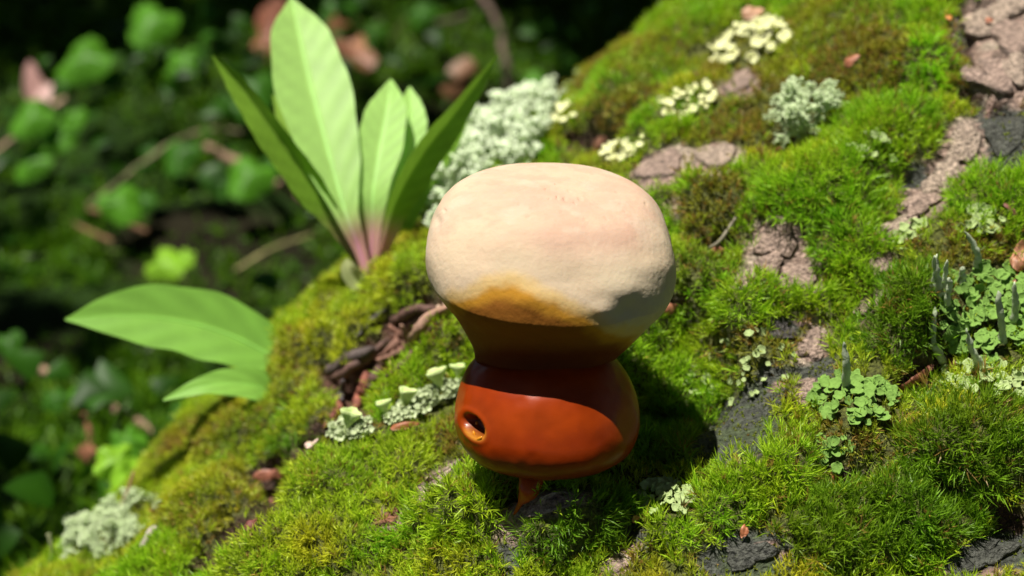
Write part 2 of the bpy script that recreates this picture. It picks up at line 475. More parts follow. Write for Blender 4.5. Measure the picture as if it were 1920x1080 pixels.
MOSS_COL = {'olive': (0.34, 0.42, 0.026), 'brown': (0.30, 0.28, 0.032), 'yellow': (0.47, 0.60, 0.028), 'bright': (0.32, 0.56, 0.016),
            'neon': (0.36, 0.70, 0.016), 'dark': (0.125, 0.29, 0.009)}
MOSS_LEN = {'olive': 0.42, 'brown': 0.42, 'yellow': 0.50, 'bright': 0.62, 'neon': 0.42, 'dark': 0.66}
UPC = np.array([0.0, cp, sp])                     # world up in the camera-aligned frame
def grid_at(arr, ft, fp):
    i0 = ft.astype(int); j0 = fp.astype(int); a = (ft - i0)[:, None]; b = (fp - j0)[:, None]
    return arr[i0, j0] * (1 - a) * (1 - b) + arr[i0 + 1, j0] * a * (1 - b) + arr[i0, j0 + 1] * (1 - a) * b + arr[i0 + 1, j0 + 1] * a * b
t0i = 23; t1i = 23 + len(np.arange(-30, 46, 0.22)) - 2
NS = 310000
ft = rng.uniform(t0i, t1i, NS); fp = rng.uniform(0, len(p_dense) - 2, NS)
sp_ = grid_at(G, ft, fp); sn = norm(grid_at(NG, ft, fp))
st = np.interp(ft, np.arange(nt_), t_arr); sphi = np.interp(fp, np.arange(np_), p_arr)
sx, sy = project(sp_)
face = np.sum(sn * norm(np.array([0, 0, DIST]) - sp_), -1)
off = np.maximum.reduce([-sx, sx - 1920, -sy, sy - 1080, np.zeros(NS)])
keep = (face > -0.3) & ((off < 80) | ((off < 420) & (rng.random(NS) < 0.09)))
sp_, sn, st, sphi, sx, sy, off = [a[keep] for a in (sp_, sn, st, sphi, sx, sy, off)]
jt = rng.normal(0, .16, len(st)) * np.where(rng.random(len(st)) < .25, 3, 1)
jp = rng.normal(0, .16 / R0, len(st)) * np.where(rng.random(len(st)) < .25, 3, 1)
_, sk0, _, _, _ = zones_at(st, sphi, (sx + jt * 22, sy + jp * R0 * 22))
_, sk, sz, _, _ = zones_at(st, sphi, (sx + jt * 60, sy + jp * R0 * 60))
b0 = sk0 >= 6; b1 = (sk >= 6) & ~b0
sk = np.where(b0, sk0, np.where(b1, rng.integers(0, 4, len(sk)), sk)); sz = np.where(b0 | b1, -1, sz)
kn = np.array(KINDS)[sk]
gap = fbm(sp_, 0.9, 3, 91)
bare = np.isin(kn, ['pink', 'grey', 'wood', 'soil'])
thin = np.where(kn == 'pink', 0.02, np.where(kn == 'grey', 0.4, np.where(kn == 'wood', 0.015, np.where(kn == 'soil', 0.04, 1.0))))
thin = np.where(~bare & (sz < 0), np.clip(0.95 + gap * 0.9, 0.2, 1), thin)
for ux, uy, urx, ury, ua, uk in UNDER:
    ua = math.radians(ua); dx, dy = sx - ux, sy - uy
    q_ = ((dx * math.cos(ua) + dy * math.sin(ua)) / urx) ** 2 + ((-dx * math.sin(ua) + dy * math.cos(ua)) / ury) ** 2
    thin = np.where(q_ < 1, np.minimum(thin, uk), thin)
ok = rng.random(len(kn)) < thin
sp_, sn, st, sphi, sx, sy, off, kn, sz, bare = [a[ok] for a in (sp_, sn, st, sphi, sx, sy, off, kn, sz, bare)]
n = len(kn)
cc = np.zeros((n, 3)); ll = np.zeros(n)
for kd in MOSS_COL:
    s = kn == kd; cc[s] = MOSS_COL[kd]; ll[s] = MOSS_LEN[kd]
cc[bare] = (0.2, 0.24, 0.03); ll[bare] = 0.13
hue = fbm(sp_, 0.5, 3, 95)[:, None]; hue2 = fbm(sp_, 2.2, 2, 96)[:, None]
cc = cc * (1 + 0.25 * hue2) * np.where(hue > 0, 1 + hue * np.array([0.28, -0.03, 0.0]), 1 + hue * np.array([0.35, 0.10, 0.0]))
cc = cc * .8 + .2 * np.array([0.30, 0.42, 0.025])
dead = rng.random(n) < np.where(np.isin(kn, ['brown']), 0.3, np.where(kn == 'olive', 0.14, 0.04))
cc[dead] = np.array([0.34, 0.22, 0.05]) * rng.uniform(0.6, 1.3, (dead.sum(), 1))
ll = ll * rng.uniform(0.7, 1.3, n) * (1 + 0.25 * hue2[:, 0]) * np.where(off > 90, 2.0, 1.0)
comb = np.stack([vnoise(sp_, 1.3, 301 + q) + .7 * vnoise(sp_, 3.1, 311 + q) for q in range(3)], -1)
ax = norm(sn * 0.75 + UPC * 0.40 + comb * .38 + rng.normal(0, 0.14, (n, 3)))
width = 0.0185
groups = {}
for z in np.unique(sz):
    lab = Z[z][7] if z >= 0 else None
    groups.setdefault(lab, []).append(z)
for lab, zs in groups.items():
    s = np.isin(sz, zs)
    if lab: s = s & (off < 400)
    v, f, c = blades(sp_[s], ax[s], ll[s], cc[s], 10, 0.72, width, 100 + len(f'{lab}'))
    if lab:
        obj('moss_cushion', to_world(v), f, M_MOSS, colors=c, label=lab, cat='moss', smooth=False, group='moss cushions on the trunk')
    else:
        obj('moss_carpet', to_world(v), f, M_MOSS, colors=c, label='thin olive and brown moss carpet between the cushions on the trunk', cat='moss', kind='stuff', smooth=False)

# ------------------------------------------------------------------ bark plates and rotten splinters (parts of the trunk)
def plate(px, py, rx, ry, a, lift, colr, seed):
    r = np.random.default_rng(seed); a = math.radians(a); nn = 18
    rim, mid_ = [], []
    wob = 1.08 + 0.2 * np.sin(np.arange(nn) * 2 * math.pi / nn * 3 + r.uniform(0, 6)) + r.uniform(-0.2, 0.2, nn)
    g0, n0 = surf(px, py)
    for q in range(nn):
        th = q * 2 * math.pi / nn
        u, w = rx * math.cos(th) * wob[q], ry * math.sin(th) * wob[q]
        g, n_ = surf(px + u * math.cos(a) - w * math.sin(a), py + u * math.sin(a) + w * math.cos(a))
        rim.append(g)
    rim = np.array(rim)
    c0 = rim.mean(0)
    hgt = lift + r.uniform(-0.03, 0.04, nn)
    ring = [rim - n0 * 0.12, rim + n0 * hgt[:, None] * 0.8, c0 + (rim - c0) * 0.93 + n0 * hgt[:, None], c0 + (rim - c0) * 0.55 + n0 * (lift + r.uniform(-0.025, 0.03, (nn, 1)))]
    v = np.concatenate(ring + [[c0 + n0 * lift]])
    ks = np.arange(nn); fs = []
    for m in range(3): fs.append(np.stack([m * nn + ks, m * nn + (ks + 1) % nn, (m + 1) * nn + (ks + 1) % nn, (m + 1) * nn + ks], -1))
    fs = [np.concatenate(fs), np.stack([3 * nn + ks, 3 * nn + (ks + 1) % nn, np.full(nn, 4 * nn)], -1)]
    cl = np.array(colr) * np.ones((len(v), 3)) * r.uniform(0.8, 1.15, (len(v), 1))
    cl[:nn * 2] *= 0.55
    obj('bark_plate', to_world(v), fs, M_BARK, trunk, colors=cl, smooth=True)
PK = (0.37, 0.265, 0.215); PK2 = (0.45, 0.345, 0.27); GR = (0.08, 0.082, 0.068)
for n_, a in enumerate([(1240, 313, 46, 18, -25, .16, PK), (1343, 297, 36, 19, -15, .18, PK2), (1388, 157, 26, 13, -35, .15, PK), (1452, 450, 34, 34, 30, .14, PK),
          (1440, 500, 26, 22, -20, .16, PK), (1502, 520, 30, 24, 20, .13, PK), (1398, 527, 22, 13, -40, .12, PK), (1808, 275, 42, 26, -60, .15, PK2), (1768, 335, 40, 24, -40, .17, PK2),
          (1725, 385, 34, 18, -25, .15, PK), (1680, 430, 36, 15, -25, .16, PK2), (1646, 500, 17, 19, 0, .14, PK), (1850, 45, 44, 26, -15, .22, PK2), (1898, 78, 36, 26, 20, .25, PK),
          (1855, 150, 44, 26, 15, .3, PK), (1905, 135, 24, 24, 0, .24, PK2), (1895, 15, 36, 22, -20, .2, PK2), (1522, 650, 20, 28, 10, .13, PK), (1520, 735, 15, 19, 0, .11, PK),
          (820, 902, 44, 10, -38, .14, PK2), (1032, 946, 58, 15, -18, .12, PK2), (728, 975, 22, 9, -25, .12, (0.30, 0.13, 0.08)), (1160, 1062, 18, 12, 0, .1, PK),
          (1400, 1040, 44, 24, -8, .10, GR), (1850, 1040, 50, 22, -15, .12, GR), (1885, 255, 34, 36, 0, .12, GR), (1460, 622, 24, 16, 0, .2, (0.09, 0.08, 0.075)), (1620, 577, 26, 9, -40, .12, PK)]):
    plate(*a, seed=300 + n_)

def ribbon_path(pixels, lift, radii, name, mat, colr, parent, seed, nseg=14, sides=7, flat=1.0, **kw):
    r = np.random.default_rng(seed)
    pts = []
    lift = np.broadcast_to(np.asarray(lift, float), (len(pixels),))
    for (x, y), h in zip(pixels, lift):
        g, n_ = surf(x, y); pts.append(g + n_ * h)
    path = catmull(pts, nseg) + r.normal(0, 0.025, (nseg, 3))
    rad = np.interp(np.linspace(0, 1, nseg), np.linspace(0, 1, len(radii)), radii)
    v, f = tube(path, rad * r.uniform(0.85, 1.15, nseg), sides)
    v = v + 0.25 * np.mean(rad) * vnoise(v, 4.0, seed)[:, None]
    c = np.array(colr) * np.ones((len(v), 3)) * (1 + 0.35 * vnoise(v, 3.0, seed + 1))[:, None]
    return obj(name, to_world(v), f, mat, parent, colors=c, **kw)
W1, W2, W3 = (0.24, 0.12, 0.085), (0.13, 0.07, 0.055), (0.34, 0.20, 0.14)
for n_, (pts, rr, cl, lf) in enumerate([
        ([(855, 575), (805, 590), (765, 620), (735, 650), (700, 672)], [.12, .24, .26, .2, .08], W1, .25), ([(850, 592), (815, 612), (792, 640), (770, 660)], [.1, .2, .18, .06], W3, .4),
        ([(830, 580), (790, 578), (755, 595), (730, 625)], [.1, .22, .2, .08], W2, .3), ([(745, 605), (748, 635), (755, 665)], [.08, .15, .07], W1, .5),
        ([(770, 600), (775, 630), (768, 655)], [.06, .13, .06], W3, .45), ([(765, 655), (735, 668), (705, 675)], [.06, .16, .08], W1, .5), ([(720, 640), (690, 668), (660, 690), (632, 715)], [.08, .2, .22, .1], W2, .25),
        ([(700, 655), (668, 670), (635, 690), (618, 712)], [.1, .24, .24, .1], (0.10, 0.075, 0.07), .3), ([(665, 705), (660, 740), (645, 775)], [.07, .12, .05], (0.11, 0.09, 0.10), .5),
        ([(682, 700), (690, 725), (672, 755), (655, 782)], [.1, .26, .22, .08], (0.26, 0.09, 0.06), .2), ([(705, 690), (700, 715), (695, 735)], [.14, .22, .1], W2, .3),
        ([(640, 745), (628, 775), (612, 800)], [.08, .15, .06], (0.24, 0.08, 0.06), .15), ([(730, 578), (700, 600), (672, 630)], [.06, .13, .06], (0.10, 0.09, 0.085), .15),
        ([(848, 568), (838, 580), (822, 592)], [.12, .2, .08], (0.55, 0.38, 0.28), .45), ([(790, 655), (760, 690), (725, 715)], [.05, .12, .05], W2, .2)]):
    ribbon_path(pts, lf, rr, 'wood_splinter', M_WOOD, cl, trunk, 400 + n_)

# ------------------------------------------------------------------ the mushroom
mush = empty('mushroom', to_world(BASE), label='young mushroom with pale bulging cap on glossy red-orange stem, rooted in the trunk', cat='mushroom')

def loft(rows, nring, nth, depth, power=2.0):
    """rows of (y, left x, right x, depth factor, z shift) in photo pixels"""
    r = catmull(rows, nring)
    th = np.linspace(0, 2 * math.pi, nth, endpoint=False)
    ct, st_ = np.cos(th), np.sin(th)
    ce = np.sign(ct) * np.abs(ct) ** (2 / power); se = np.sign(st_) * np.abs(st_) ** (2 / power)
    cx = (r[:, 1] + r[:, 2]) / 2; hw = np.maximum((r[:, 2] - r[:, 1]) / 2, 0.5)
    x = (cx[:, None] + hw[:, None] * ce - 960) / PXCM
    y = np.repeat((540 - r[:, 0])[:, None] / PXCM, nth, 1)
    z = r[:, 4][:, None] + (hw * r[:, 3] * depth)[:, None] / PXCM * se
    v = np.stack([x, y, z], -1)
    i = np.arange(nring - 1)[:, None] * nth; j = np.arange(nth)[None]
    f = np.stack([i + j, i + nth + j, i + nth + (j + 1) % nth, i + (j + 1) % nth], -1).reshape(-1, 4)
    return v, f, r

# cap: a cushion seen from above, its axis leaning to the camera; (height, radius, x shift) in cm
prof = [(1.46, 0.02, .0), (1.44, .7, .0), (1.38, 1.5, 0), (1.26, 2.2, 0), (1.02, 2.85, 0), (.62, 3.28, 0), (.2, 3.52, 0), (-.2, 3.66, 0), (-.6, 3.72, 0), (-1.1, 3.70, .02), (-1.55, 3.58, .05), (-2.05, 3.3, .1), (-2.65, 2.84, .12), (-3.25, 2.38, .06), (-3.65, 2.06, 0), (-4.0, 1.9, -.05)]
pr = catmull(prof, 200); nth = 300
th = np.linspace(0, 2 * math.pi, nth, endpoint=False)
ct_, st_ = np.cos(th), np.sin(th)
ce = np.sign(ct_) * np.abs(ct_) ** (2 / 2.15); se = np.sign(st_) * np.abs(st_) ** (2 / 2.15)
ax_ = np.array([0.0, 1.0, 0.0]); az_ = np.array([0.0, 0.0, 1.0])
rl_ = math.radians(-4)
ROLL = np.array([[math.cos(rl_), math.sin(rl_), 0], [-math.sin(rl_), math.cos(rl_), 0], [0, 0, 1]])   # row vectors
ax_ = ax_ @ ROLL; az_ = az_ @ ROLL; xr_ = np.array([1.0, 0, 0]) @ ROLL
c_cap = pix(1034, 432, 0.0)
slope = np.interp(pr[:, 0], [-4.0, -3.4, -1.4, 2], [.02, .10, .44, .46])     # the front lip droops, the back rises
dz_ = .87 * np.maximum(pr[:, 1], .02)[:, None] * se[None]
cv = c_cap + (pr[:, 0][:, None] - slope[:, None] * dz_)[..., None] * ax_ + (np.maximum(pr[:, 1], .02)[:, None] * ce[None] + pr[:, 2][:, None])[..., None] * xr_ + dz_[..., None] * az_
i = np.arange(199)[:, None] * nth; j = np.arange(nth)[None]
cf = np.stack([i + j, i + nth + j, i + nth + (j + 1) % nth, i + (j + 1) % nth], -1).reshape(-1, 4)
flatv = cv.reshape(-1, 3)
hh_ = np.repeat(pr[:, 0], nth)                        # height along the cap's own axis
nrm = norm((flatv - (c_cap - .6 * ax_)) @ np.eye(3))
px_, py_ = project(flatv)
d_ = 0.11 * fbm(flatv, 0.4, 2, 201) + 0.014 * fbm(flatv, 1.6, 2, 202) + 0.003 * fbm(flatv, 6, 2, 203)
def dent(x, y, rx, ry, depth, a=0):
    u = (px_ - x) * math.cos(a) + (py_ - y) * math.sin(a); w = -(px_ - x) * math.sin(a) + (py_ - y) * math.cos(a)
    q = (u / rx) ** 2 + (w / ry) ** 2
    return np.where(flatv[:, 2] > 0, -depth * np.exp(-q * 1.6), 0)
d_ += dent(890, 405, 20, 12, 0.07, 0.3) + dent(822, 415, 10, 14, 0.06) + dent(1010, 390, 22, 10, 0.04) + dent(1060, 372, 5, 5, 0.06) + dent(1090, 369, 5, 5, 0.05) + dent(905, 335, 60, 18, 0.05)
d_ += dent(1165, 540, 50, 30, -0.08) + dent(1130, 580, 36, 20, -0.10) + dent(1080, 530, 70, 34, 0.05, -0.3) + dent(1215, 500, 40, 26, -0.06) + dent(1185, 590, 40, 30, 0.12) + dent(1000, 560, 80, 30, -0.08) + dent(940, 520, 60, 30, -0.04)
for k_ in range(60):
    d_ += dent(rng.uniform(830, 1220), rng.uniform(318, 440), *(rng.uniform(1.8, 3.2, 2)), rng.uniform(0.02, 0.06))
flatv = flatv + nrm * d_[:, None]
# colour: pinkish tan top, cream rim, amber then red-brown towards the neck (bands of growth)
w1 = fbm(flatv, 0.7, 4, 210); w2 = fbm(flatv, 2.4, 3, 211)
def mixc(a, b, t): return np.asarray(a) * (1 - t[:, None]) + np.asarray(b) * t[:, None]
def sstep(a, b, x): t = np.clip((x - a) / (b - a), 0, 1); return t * t * (3 - 2 * t)
xs_ = px_; ys_ = py_ + 14 * w1 + 6 * w2
PINK, CREAM, WHITE, YEL, AMB, BRN, RED = (0.58, 0.39, 0.285), (0.61, 0.46, 0.32), (0.61, 0.50, 0.345), (0.66, 0.45, 0.17), (0.50, 0.24, 0.022), (0.27, 0.10, 0.012), (0.17, 0.035, 0.006)
cl = mixc(PINK, CREAM, np.clip(0.5 + 0.7 * w1, 0, 1))
cl = mixc(cl, (0.56, 0.35, 0.25), sstep(0.0, 0.55, w2) * 0.4)
cl = mixc(cl, (0.66, 0.54, 0.42), sstep(0.1, 0.6, fbm(flatv, 1.3, 3, 212)) * 0.28)
edge = np.clip(np.abs(px_ - 1032) / 235, 0, 1)
cl = mixc(cl, WHITE, sstep(0.8, 1.0, edge) * 0.6)
cl = mixc(cl, (0.64, 0.52, 0.35), sstep(430, 500, ys_) * 0.7)
cl = mixc(cl, WHITE, sstep(480, 520, ys_) * sstep(1080, 1150, xs_ - 0.5 * (ys_ - 520)))
amber_y = np.interp(px_, [797, 850, 930, 1000, 1060, 1110, 1160, 1268], [590, 548, 528, 540, 565, 590, 625, 640])
cl = mixc(cl, YEL, sstep(-28, 0, ys_ - amber_y) * 0.85)
cl = mixc(cl, AMB, sstep(-2, 22, ys_ - amber_y))
cl = mixc(cl, BRN, sstep(22, 52, ys_ - amber_y))
cl = mixc(cl, RED, sstep(640, 668, py_ + 6 * w1))
obj('cap', to_world(flatv), cf, M_CAP, mush, colors=cl)

stem_rows = [(628, 925, 1125, .9, -0.2), (648, 905, 1148, .92, -0.2), (668, 895, 1154, .95, -0.2), (690, 879, 1169, .97, -0.15), (715, 868, 1184, 1, -0.1), (745, 859, 1196, 1, -0.1), (780, 856, 1201, 1, -0.12),
             (812, 861, 1197, 1, -0.2), (838, 873, 1181, .98, -0.3), (856, 890, 1150, .96, -0.45), (868, 914, 1112, .93, -0.6), (876, 945, 1072, .9, -0.7), (880, 985, 1030, .9, -0.75), (881, 1006, 1010, .9, -0.75)]
sv, sf, sr = loft(stem_rows, 170, 320, 0.92, 2.05)
sv[..., 1] -= np.interp(sr[:, 0], [628, 690, 770, 900], [.02, .10, .34, .36])[:, None] * (sv[..., 2] + .2)
fv = sv.reshape(-1, 3)
ca = np.array([(1029 - 960) / PXCM, (540 - 780) / PXCM, -0.15])
nrm = norm(fv - ca)
px_, py_ = project(fv)
d_ = 0.07 * fbm(fv, 0.5, 2, 221) + 0.02 * fbm(fv, 1.8, 2, 222)
front = fv[:, 2] > 0
ha = math.radians(55)
u_ = (px_ - 888) * math.cos(ha) + (py_ - 799) * math.sin(ha); w_ = -(px_ - 888) * math.sin(ha) + (py_ - 799) * math.cos(ha)
hq = np.where(fv[:, 2] > -0.8, np.sqrt((u_ / 26) ** 2 + (w_ / 15) ** 2), 9)
pit = 1 - sstep(0.62, 1.1, hq)
d_ = d_ - 0.42 * pit + 0.03 * np.exp(-((hq - 1.35) / 0.25) ** 2)
lobe = np.exp(-(((px_ - 960) / 70) ** 2 + ((py_ - 868) / 14) ** 2)) * front
fv = fv + nrm * d_[:, None]
w1 = fbm(fv, 0.8, 4, 231)
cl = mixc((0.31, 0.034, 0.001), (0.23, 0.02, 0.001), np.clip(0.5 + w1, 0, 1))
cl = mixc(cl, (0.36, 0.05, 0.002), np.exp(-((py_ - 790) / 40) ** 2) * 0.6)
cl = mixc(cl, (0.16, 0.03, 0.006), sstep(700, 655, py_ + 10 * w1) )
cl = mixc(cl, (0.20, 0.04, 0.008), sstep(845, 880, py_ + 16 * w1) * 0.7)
cl = mixc(cl, (0.55, 0.22, 0.02), np.exp(-((hq - 1.05) / 0.2) ** 2) * sstep(-6, 16, py_ - 799) * 0.9)
cl = mixc(cl, (0.10, 0.022, 0.008), pit)
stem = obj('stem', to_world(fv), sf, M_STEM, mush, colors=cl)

def ellipsoid(c, axes, n=12, m=8, wob=0.0, seed=1):
    th = np.linspace(0, 2 * math.pi, n, endpoint=False); ph = np.linspace(0.02, math.pi - 0.02, m)
    d = np.stack([np.sin(ph)[:, None] * np.cos(th), np.sin(ph)[:, None] * np.sin(th), np.repeat(np.cos(ph)[:, None], n, 1)], -1).reshape(-1, 3)
    d = d * (1 + wob * vnoise(d, 2.3, seed))[:, None]
    v = c + d @ np.asarray(axes, float)
    i = np.arange(m - 1)[:, None] * n; j = np.arange(n)[None]
    return v, [np.stack([i + j, i + n + j, i + n + (j + 1) % n, i + (j + 1) % n], -1).reshape(-1, 4)]

def on_stem(x, y):
    k = np.argmin((px_ - x) ** 2 + (py_ - y) ** 2 + np.where(nrm[:, 2] > 0, 0, 1e6))
    return fv[k], nrm[k]
for n_, (x, y, a, b, an) in enumerate([(898, 822, .13, .055, -20), (884, 815, .11, .06, 60), (874, 795, .06, .03, 80), (880, 784, .035, .03, 0)]):
    c, nn = on_stem(x, y); an = math.radians(an)
    ex = norm(np.array([math.cos(an), -math.sin(an), 0])); ex = norm(ex - nn * np.dot(ex, nn)); ey = np.cross(nn, ex)
    v, f = ellipsoid(c, [ex * a, ey * b, nn * 0.05], wob=0.3, seed=n_)
    obj('resin_bead', to_world(v), f, M_RESIN, stem)
ft_path = catmull([pix(1000, 868, 0.6), pix(996, 900, 1.1), pix(990, 922, 1.3), pix(978, 942, 1.1), pix(967, 962, 0.9)], 26)
# the foot bends back down to the bark under it
v, f = tube(ft_path, np.interp(np.linspace(0, 1, 26), [0, .3, .5, .62, .75, 1], [.42, .34, .31, .2, .08, .03]), 18)
v = v + 0.05 * fbm(v, 2.0, 2, 241)[:, None]
obj('foot', to_world(v), f, M_STEM, mush, colors=np.array([(0.46, 0.075, 0.008)] * len(v)) * (1 + 0.2 * vnoise(v, 3, 5))[:, None])

# ------------------------------------------------------------------ broad leaves
def leaf(name, parent, mid, hw, tilt=0.0, fold=0.25, pleat=0.02, nveins=13, c0=(0.2, 0.42, 0.05), cbase=None, ns=44, nw=15, rib=True, seed=1, curl=0.0):
    """mid: (px,py,z) along the midrib; hw: half widths in photo px; tilt rotates the blade about its midrib"""
    m = catmull([pix(*q) for q in mid], ns)
    w = catmull(np.array([[h] for h in hw], float), ns)[:, 0]; w = np.maximum(w, 0.6) * (DIST - m[:, 2]) / (DIST * PXCM)
    t = norm(np.gradient(m, axis=0))
    toward = norm(np.array([0, 0, DIST]) - m)
    side0 = norm(np.cross(t, toward)); nrm0 = np.cross(side0, t)
    tl = np.broadcast_to(np.asarray(tilt, float), ()) if np.isscalar(tilt) else np.interp(np.linspace(0, 1, ns), np.linspace(0, 1, len(tilt)), tilt)
    tl = np.radians(tl) * np.ones(ns)
    side = side0 * np.cos(tl)[:, None] + nrm0 * np.sin(tl)[:, None]; nr = np.cross(side, t)
    u = np.linspace(-1, 1, nw)
    s = np.linspace(0, 1, ns)
    edge_w = 1 + 0.03 * np.sin(s * 31 + seed)[:, None] * np.abs(u)
    off_ = u[None, :] * w[:, None] * edge_w
    hgt = fold * np.abs(off_) + pleat * np.sin((s[:, None] * nveins - 1.4 * np.abs(u)[None] * 1.0) * 2 * math.pi) * np.sqrt(np.abs(u))[None] * np.minimum(1, w / w.max() * 1.5)[:, None] + curl * off_ ** 2
    v = m[:, None] + side[:, None] * off_[..., None] + nr[:, None] * hgt[..., None]
    v = v.reshape(-1, 3)
    i = np.arange(ns - 1)[:, None] * nw; j = np.arange(nw - 1)[None]
    f = np.stack([i + j, i + j + 1, i + nw + j + 1, i + nw + j], -1).reshape(-1, 4)
    c = np.ones((ns, nw, 3)) * np.array(c0)
    c = c * (1 + 0.10 * np.sin((s[:, None] * nveins - 1.4 * np.abs(u)[None]) * 2 * math.pi)[..., None] * np.sqrt(np.abs(u))[None, :, None])
    c = c * np.where(np.abs(u) < 0.1, 1.25, 1.0)[None, :, None]
    if cbase is not None:
        b = sstep(0.36, 0.18, s)[:, None, None]; c = c * (1 - b) + np.array(cbase) * b
    lf = obj(name, to_world(v), f, M_LEAF, parent, colors=c.reshape(-1, 3))
    if rib:
        rad = np.interp(s, [0, 0.25, 1], [1.0, 0.5, 0.1]) * max(0.05, 0.10 * w.max())
        vv, ff = tube(m - nr * rad[:, None] * 0.35, rad, 7)
        rc = np.repeat(c.reshape(ns, nw, 3)[:, nw // 2] * np.array([1.15, 1.08, 1.5]), 7, 0)
        rc = np.concatenate([rc, rc[:1], rc[-1:]])
        obj('midrib', to_world(vv), ff, M_LEAF, lf, colors=rc)
    return lf

LG = (0.42, 0.70, 0.18); DG = (0.24, 0.44, 0.04); PKP = (0.70, 0.38, 0.34)
g_, n_ = surf(700, 520)
zp = float(surf(700, 530)[0][2]) - 0.6
ros = empty('broadleaf_seedling', to_world(pix(692, 530, zp)), label='upright seedling with long pale green leaves and pink stalks behind the trunk', cat='plant')
leaf('leaf', ros, [(693, 528, zp), (672, 462, zp), (647, 395, zp), (612, 270, zp - 1.2), (580, 150, zp - 2.6), (560, 60, zp - 3.8), (546, -4, zp - 5)], [9, 13, 26, 62, 70, 50, 2], tilt=-12, fold=0.22, c0=LG, cbase=PKP, pleat=0.03, seed=1)
leaf('leaf', ros, [(690, 525, zp - .2), (650, 440, zp - .3), (590, 350, zp - .4), (510, 245, zp - .6), (445, 155, zp - .9), (399, 104, zp - 1.2)], [8, 20, 40, 34, 22, 2], tilt=[40, 45, 35, 40], fold=0.35, c0=DG, cbase=(0.30, 0.25, 0.1), seed=2)
leaf('leaf', ros, [(694, 525, zp - .6), (698, 440, zp - .6), (700, 360, zp - .7), (714, 270, zp - 1.7), (727, 200, zp - 2.6), (733, 149, zp - 3.5)], [7, 16, 30, 44, 34, 2], tilt=10, fold=0.25, c0=LG, cbase=PKP, seed=3)
leaf('leaf', ros, [(698, 525, zp - 1.4), (716, 440, zp - 1.5), (742, 350, zp - 1.6), (762, 270, zp - 2.6), (770, 210, zp - 3.4), (768, 163, zp - 4.2)], [7, 14, 26, 34, 27, 2], tilt=-5, fold=0.2, c0=LG, cbase=PKP, seed=4)
leaf('leaf', ros, [(700, 525, zp + .3), (722, 450, zp + .5), (745, 375, zp + .7), (795, 288, zp + .7), (860, 205, zp + .6), (934, 103, zp + .3)], [6, 16, 33, 36, 24, 2], tilt=[-30, -45, -35, -30], fold=0.4, c0=DG, cbase=PKP, seed=5)
leaf('leaf', ros, [(705, 520, zp - 2), (760, 420, zp - 2.5), (815, 300, zp - 3), (850, 240, zp - 3.2), (882, 198, zp - 3.5)], [5, 14, 24, 22, 2], tilt=-20, fold=0.3, c0=(0.24, 0.45, 0.05), seed=6)
leaf('leaf', ros, [(685, 515, zp - 2), (620, 400, zp - 2.4), (555, 270, zp - 2.8), (512, 178, zp - 3.2)], [5, 18, 24, 2], tilt=20, fold=0.3, c0=(0.28, 0.46, 0.06), seed=7)
leaf('leaf', ros, [(700, 528, zp + .2), (672, 525, zp + .4), (655, 505, zp + .5), (650, 485, zp + .4)], [8, 18, 16, 2], tilt=10, fold=0.5, c0=(0.5, 0.55, 0.25), rib=False, seed=8)
v, f = tube(catmull([pix(690, 575, zp - 1.2), pix(692, 550, zp - .7), pix(693, 520, zp - .2), pix(696, 490, zp)], 14), [.28] * 5 + [.26] * 4 + [.2] * 3 + [.12] * 2, 10)
obj('stalk', to_world(v), f, M_LEAF, ros, colors=np.array([(0.5, 0.30, 0.22)] * len(v)))

zq = float(surf(560, 670)[0][2]) - 3.0
low = empty('low_leaf_plant', to_world(pix(560, 760, zq)), label='low plant with one wide drooping green leaf beyond the edge of the trunk', cat='plant')
leaf('leaf', low, [(590, 715, zq), (530, 680, zq), (440, 632, zq + .2), (340, 602, zq + .5), (230, 592, zq + 1), (122, 599, zq + 1.6)], [8, 34, 64, 66, 50, 2], tilt=[-25, -25, -20, -20, -25], fold=0.18, c0=(0.26, 0.54, 0.08), pleat=0.015, nveins=6, seed=11)
leaf('leaf', low, [(590, 765, zq + .6), (540, 745, zq + 1.6), (470, 722, zq + 2.6), (390, 722, zq + 3.2), (306, 750, zq + 3.6)], [8, 24, 34, 22, 2], tilt=-30, fold=0.2, c0=(0.28, 0.56, 0.09), pleat=0.01, nveins=5, seed=12)
v, f = tube(catmull([pix(600, 800, zq), pix(592, 750, zq), pix(586, 712, zq)], 8), .22, 8)
obj('stalk', to_world(v), f, M_LEAF, low, colors=np.array([(0.3, 0.36, 0.1)] * len(v)))

# ------------------------------------------------------------------ lichens
def coral_mesh(seed, h=1.0, gen=4, r0=0.055, c=(0.5, 0.6, 0.42)):
    r = random.Random(seed); parts = []; cols = []
    def grow(p, d, l, rad, g):
        q = p + d * l
        v, f = tube([p, (p + q) / 2 + np.array([r.uniform(-.1, .1) for _ in range(3)]) * l, q], [rad, rad * .9, rad * .75], 5)
        parts.append((v, f)); cols.append(np.ones((len(v), 3)) * np.array(c) * (0.75 + 0.12 * (gen - g)) * r.uniform(.9, 1.1))
        if g == 0: return
        for _ in range(3 if g > 1 else 4):
            nd = norm(d + np.array([r.gauss(0, .75) for _ in range(3)]) + np.array([0, 0, .15]))
            grow(q, nd, l * r.uniform(.62, .85), rad * .8, g - 1)
    for _ in range(2):
        grow(np.zeros(3), norm(np.array([r.gauss(0, .5), r.gauss(0, .5), 1.0])), h * .34, r0, gen - 1)
    v, f = merge(parts)
    return mesh_data('lichen_tuft', v, f, M_LICHEN, np.concatenate(cols))

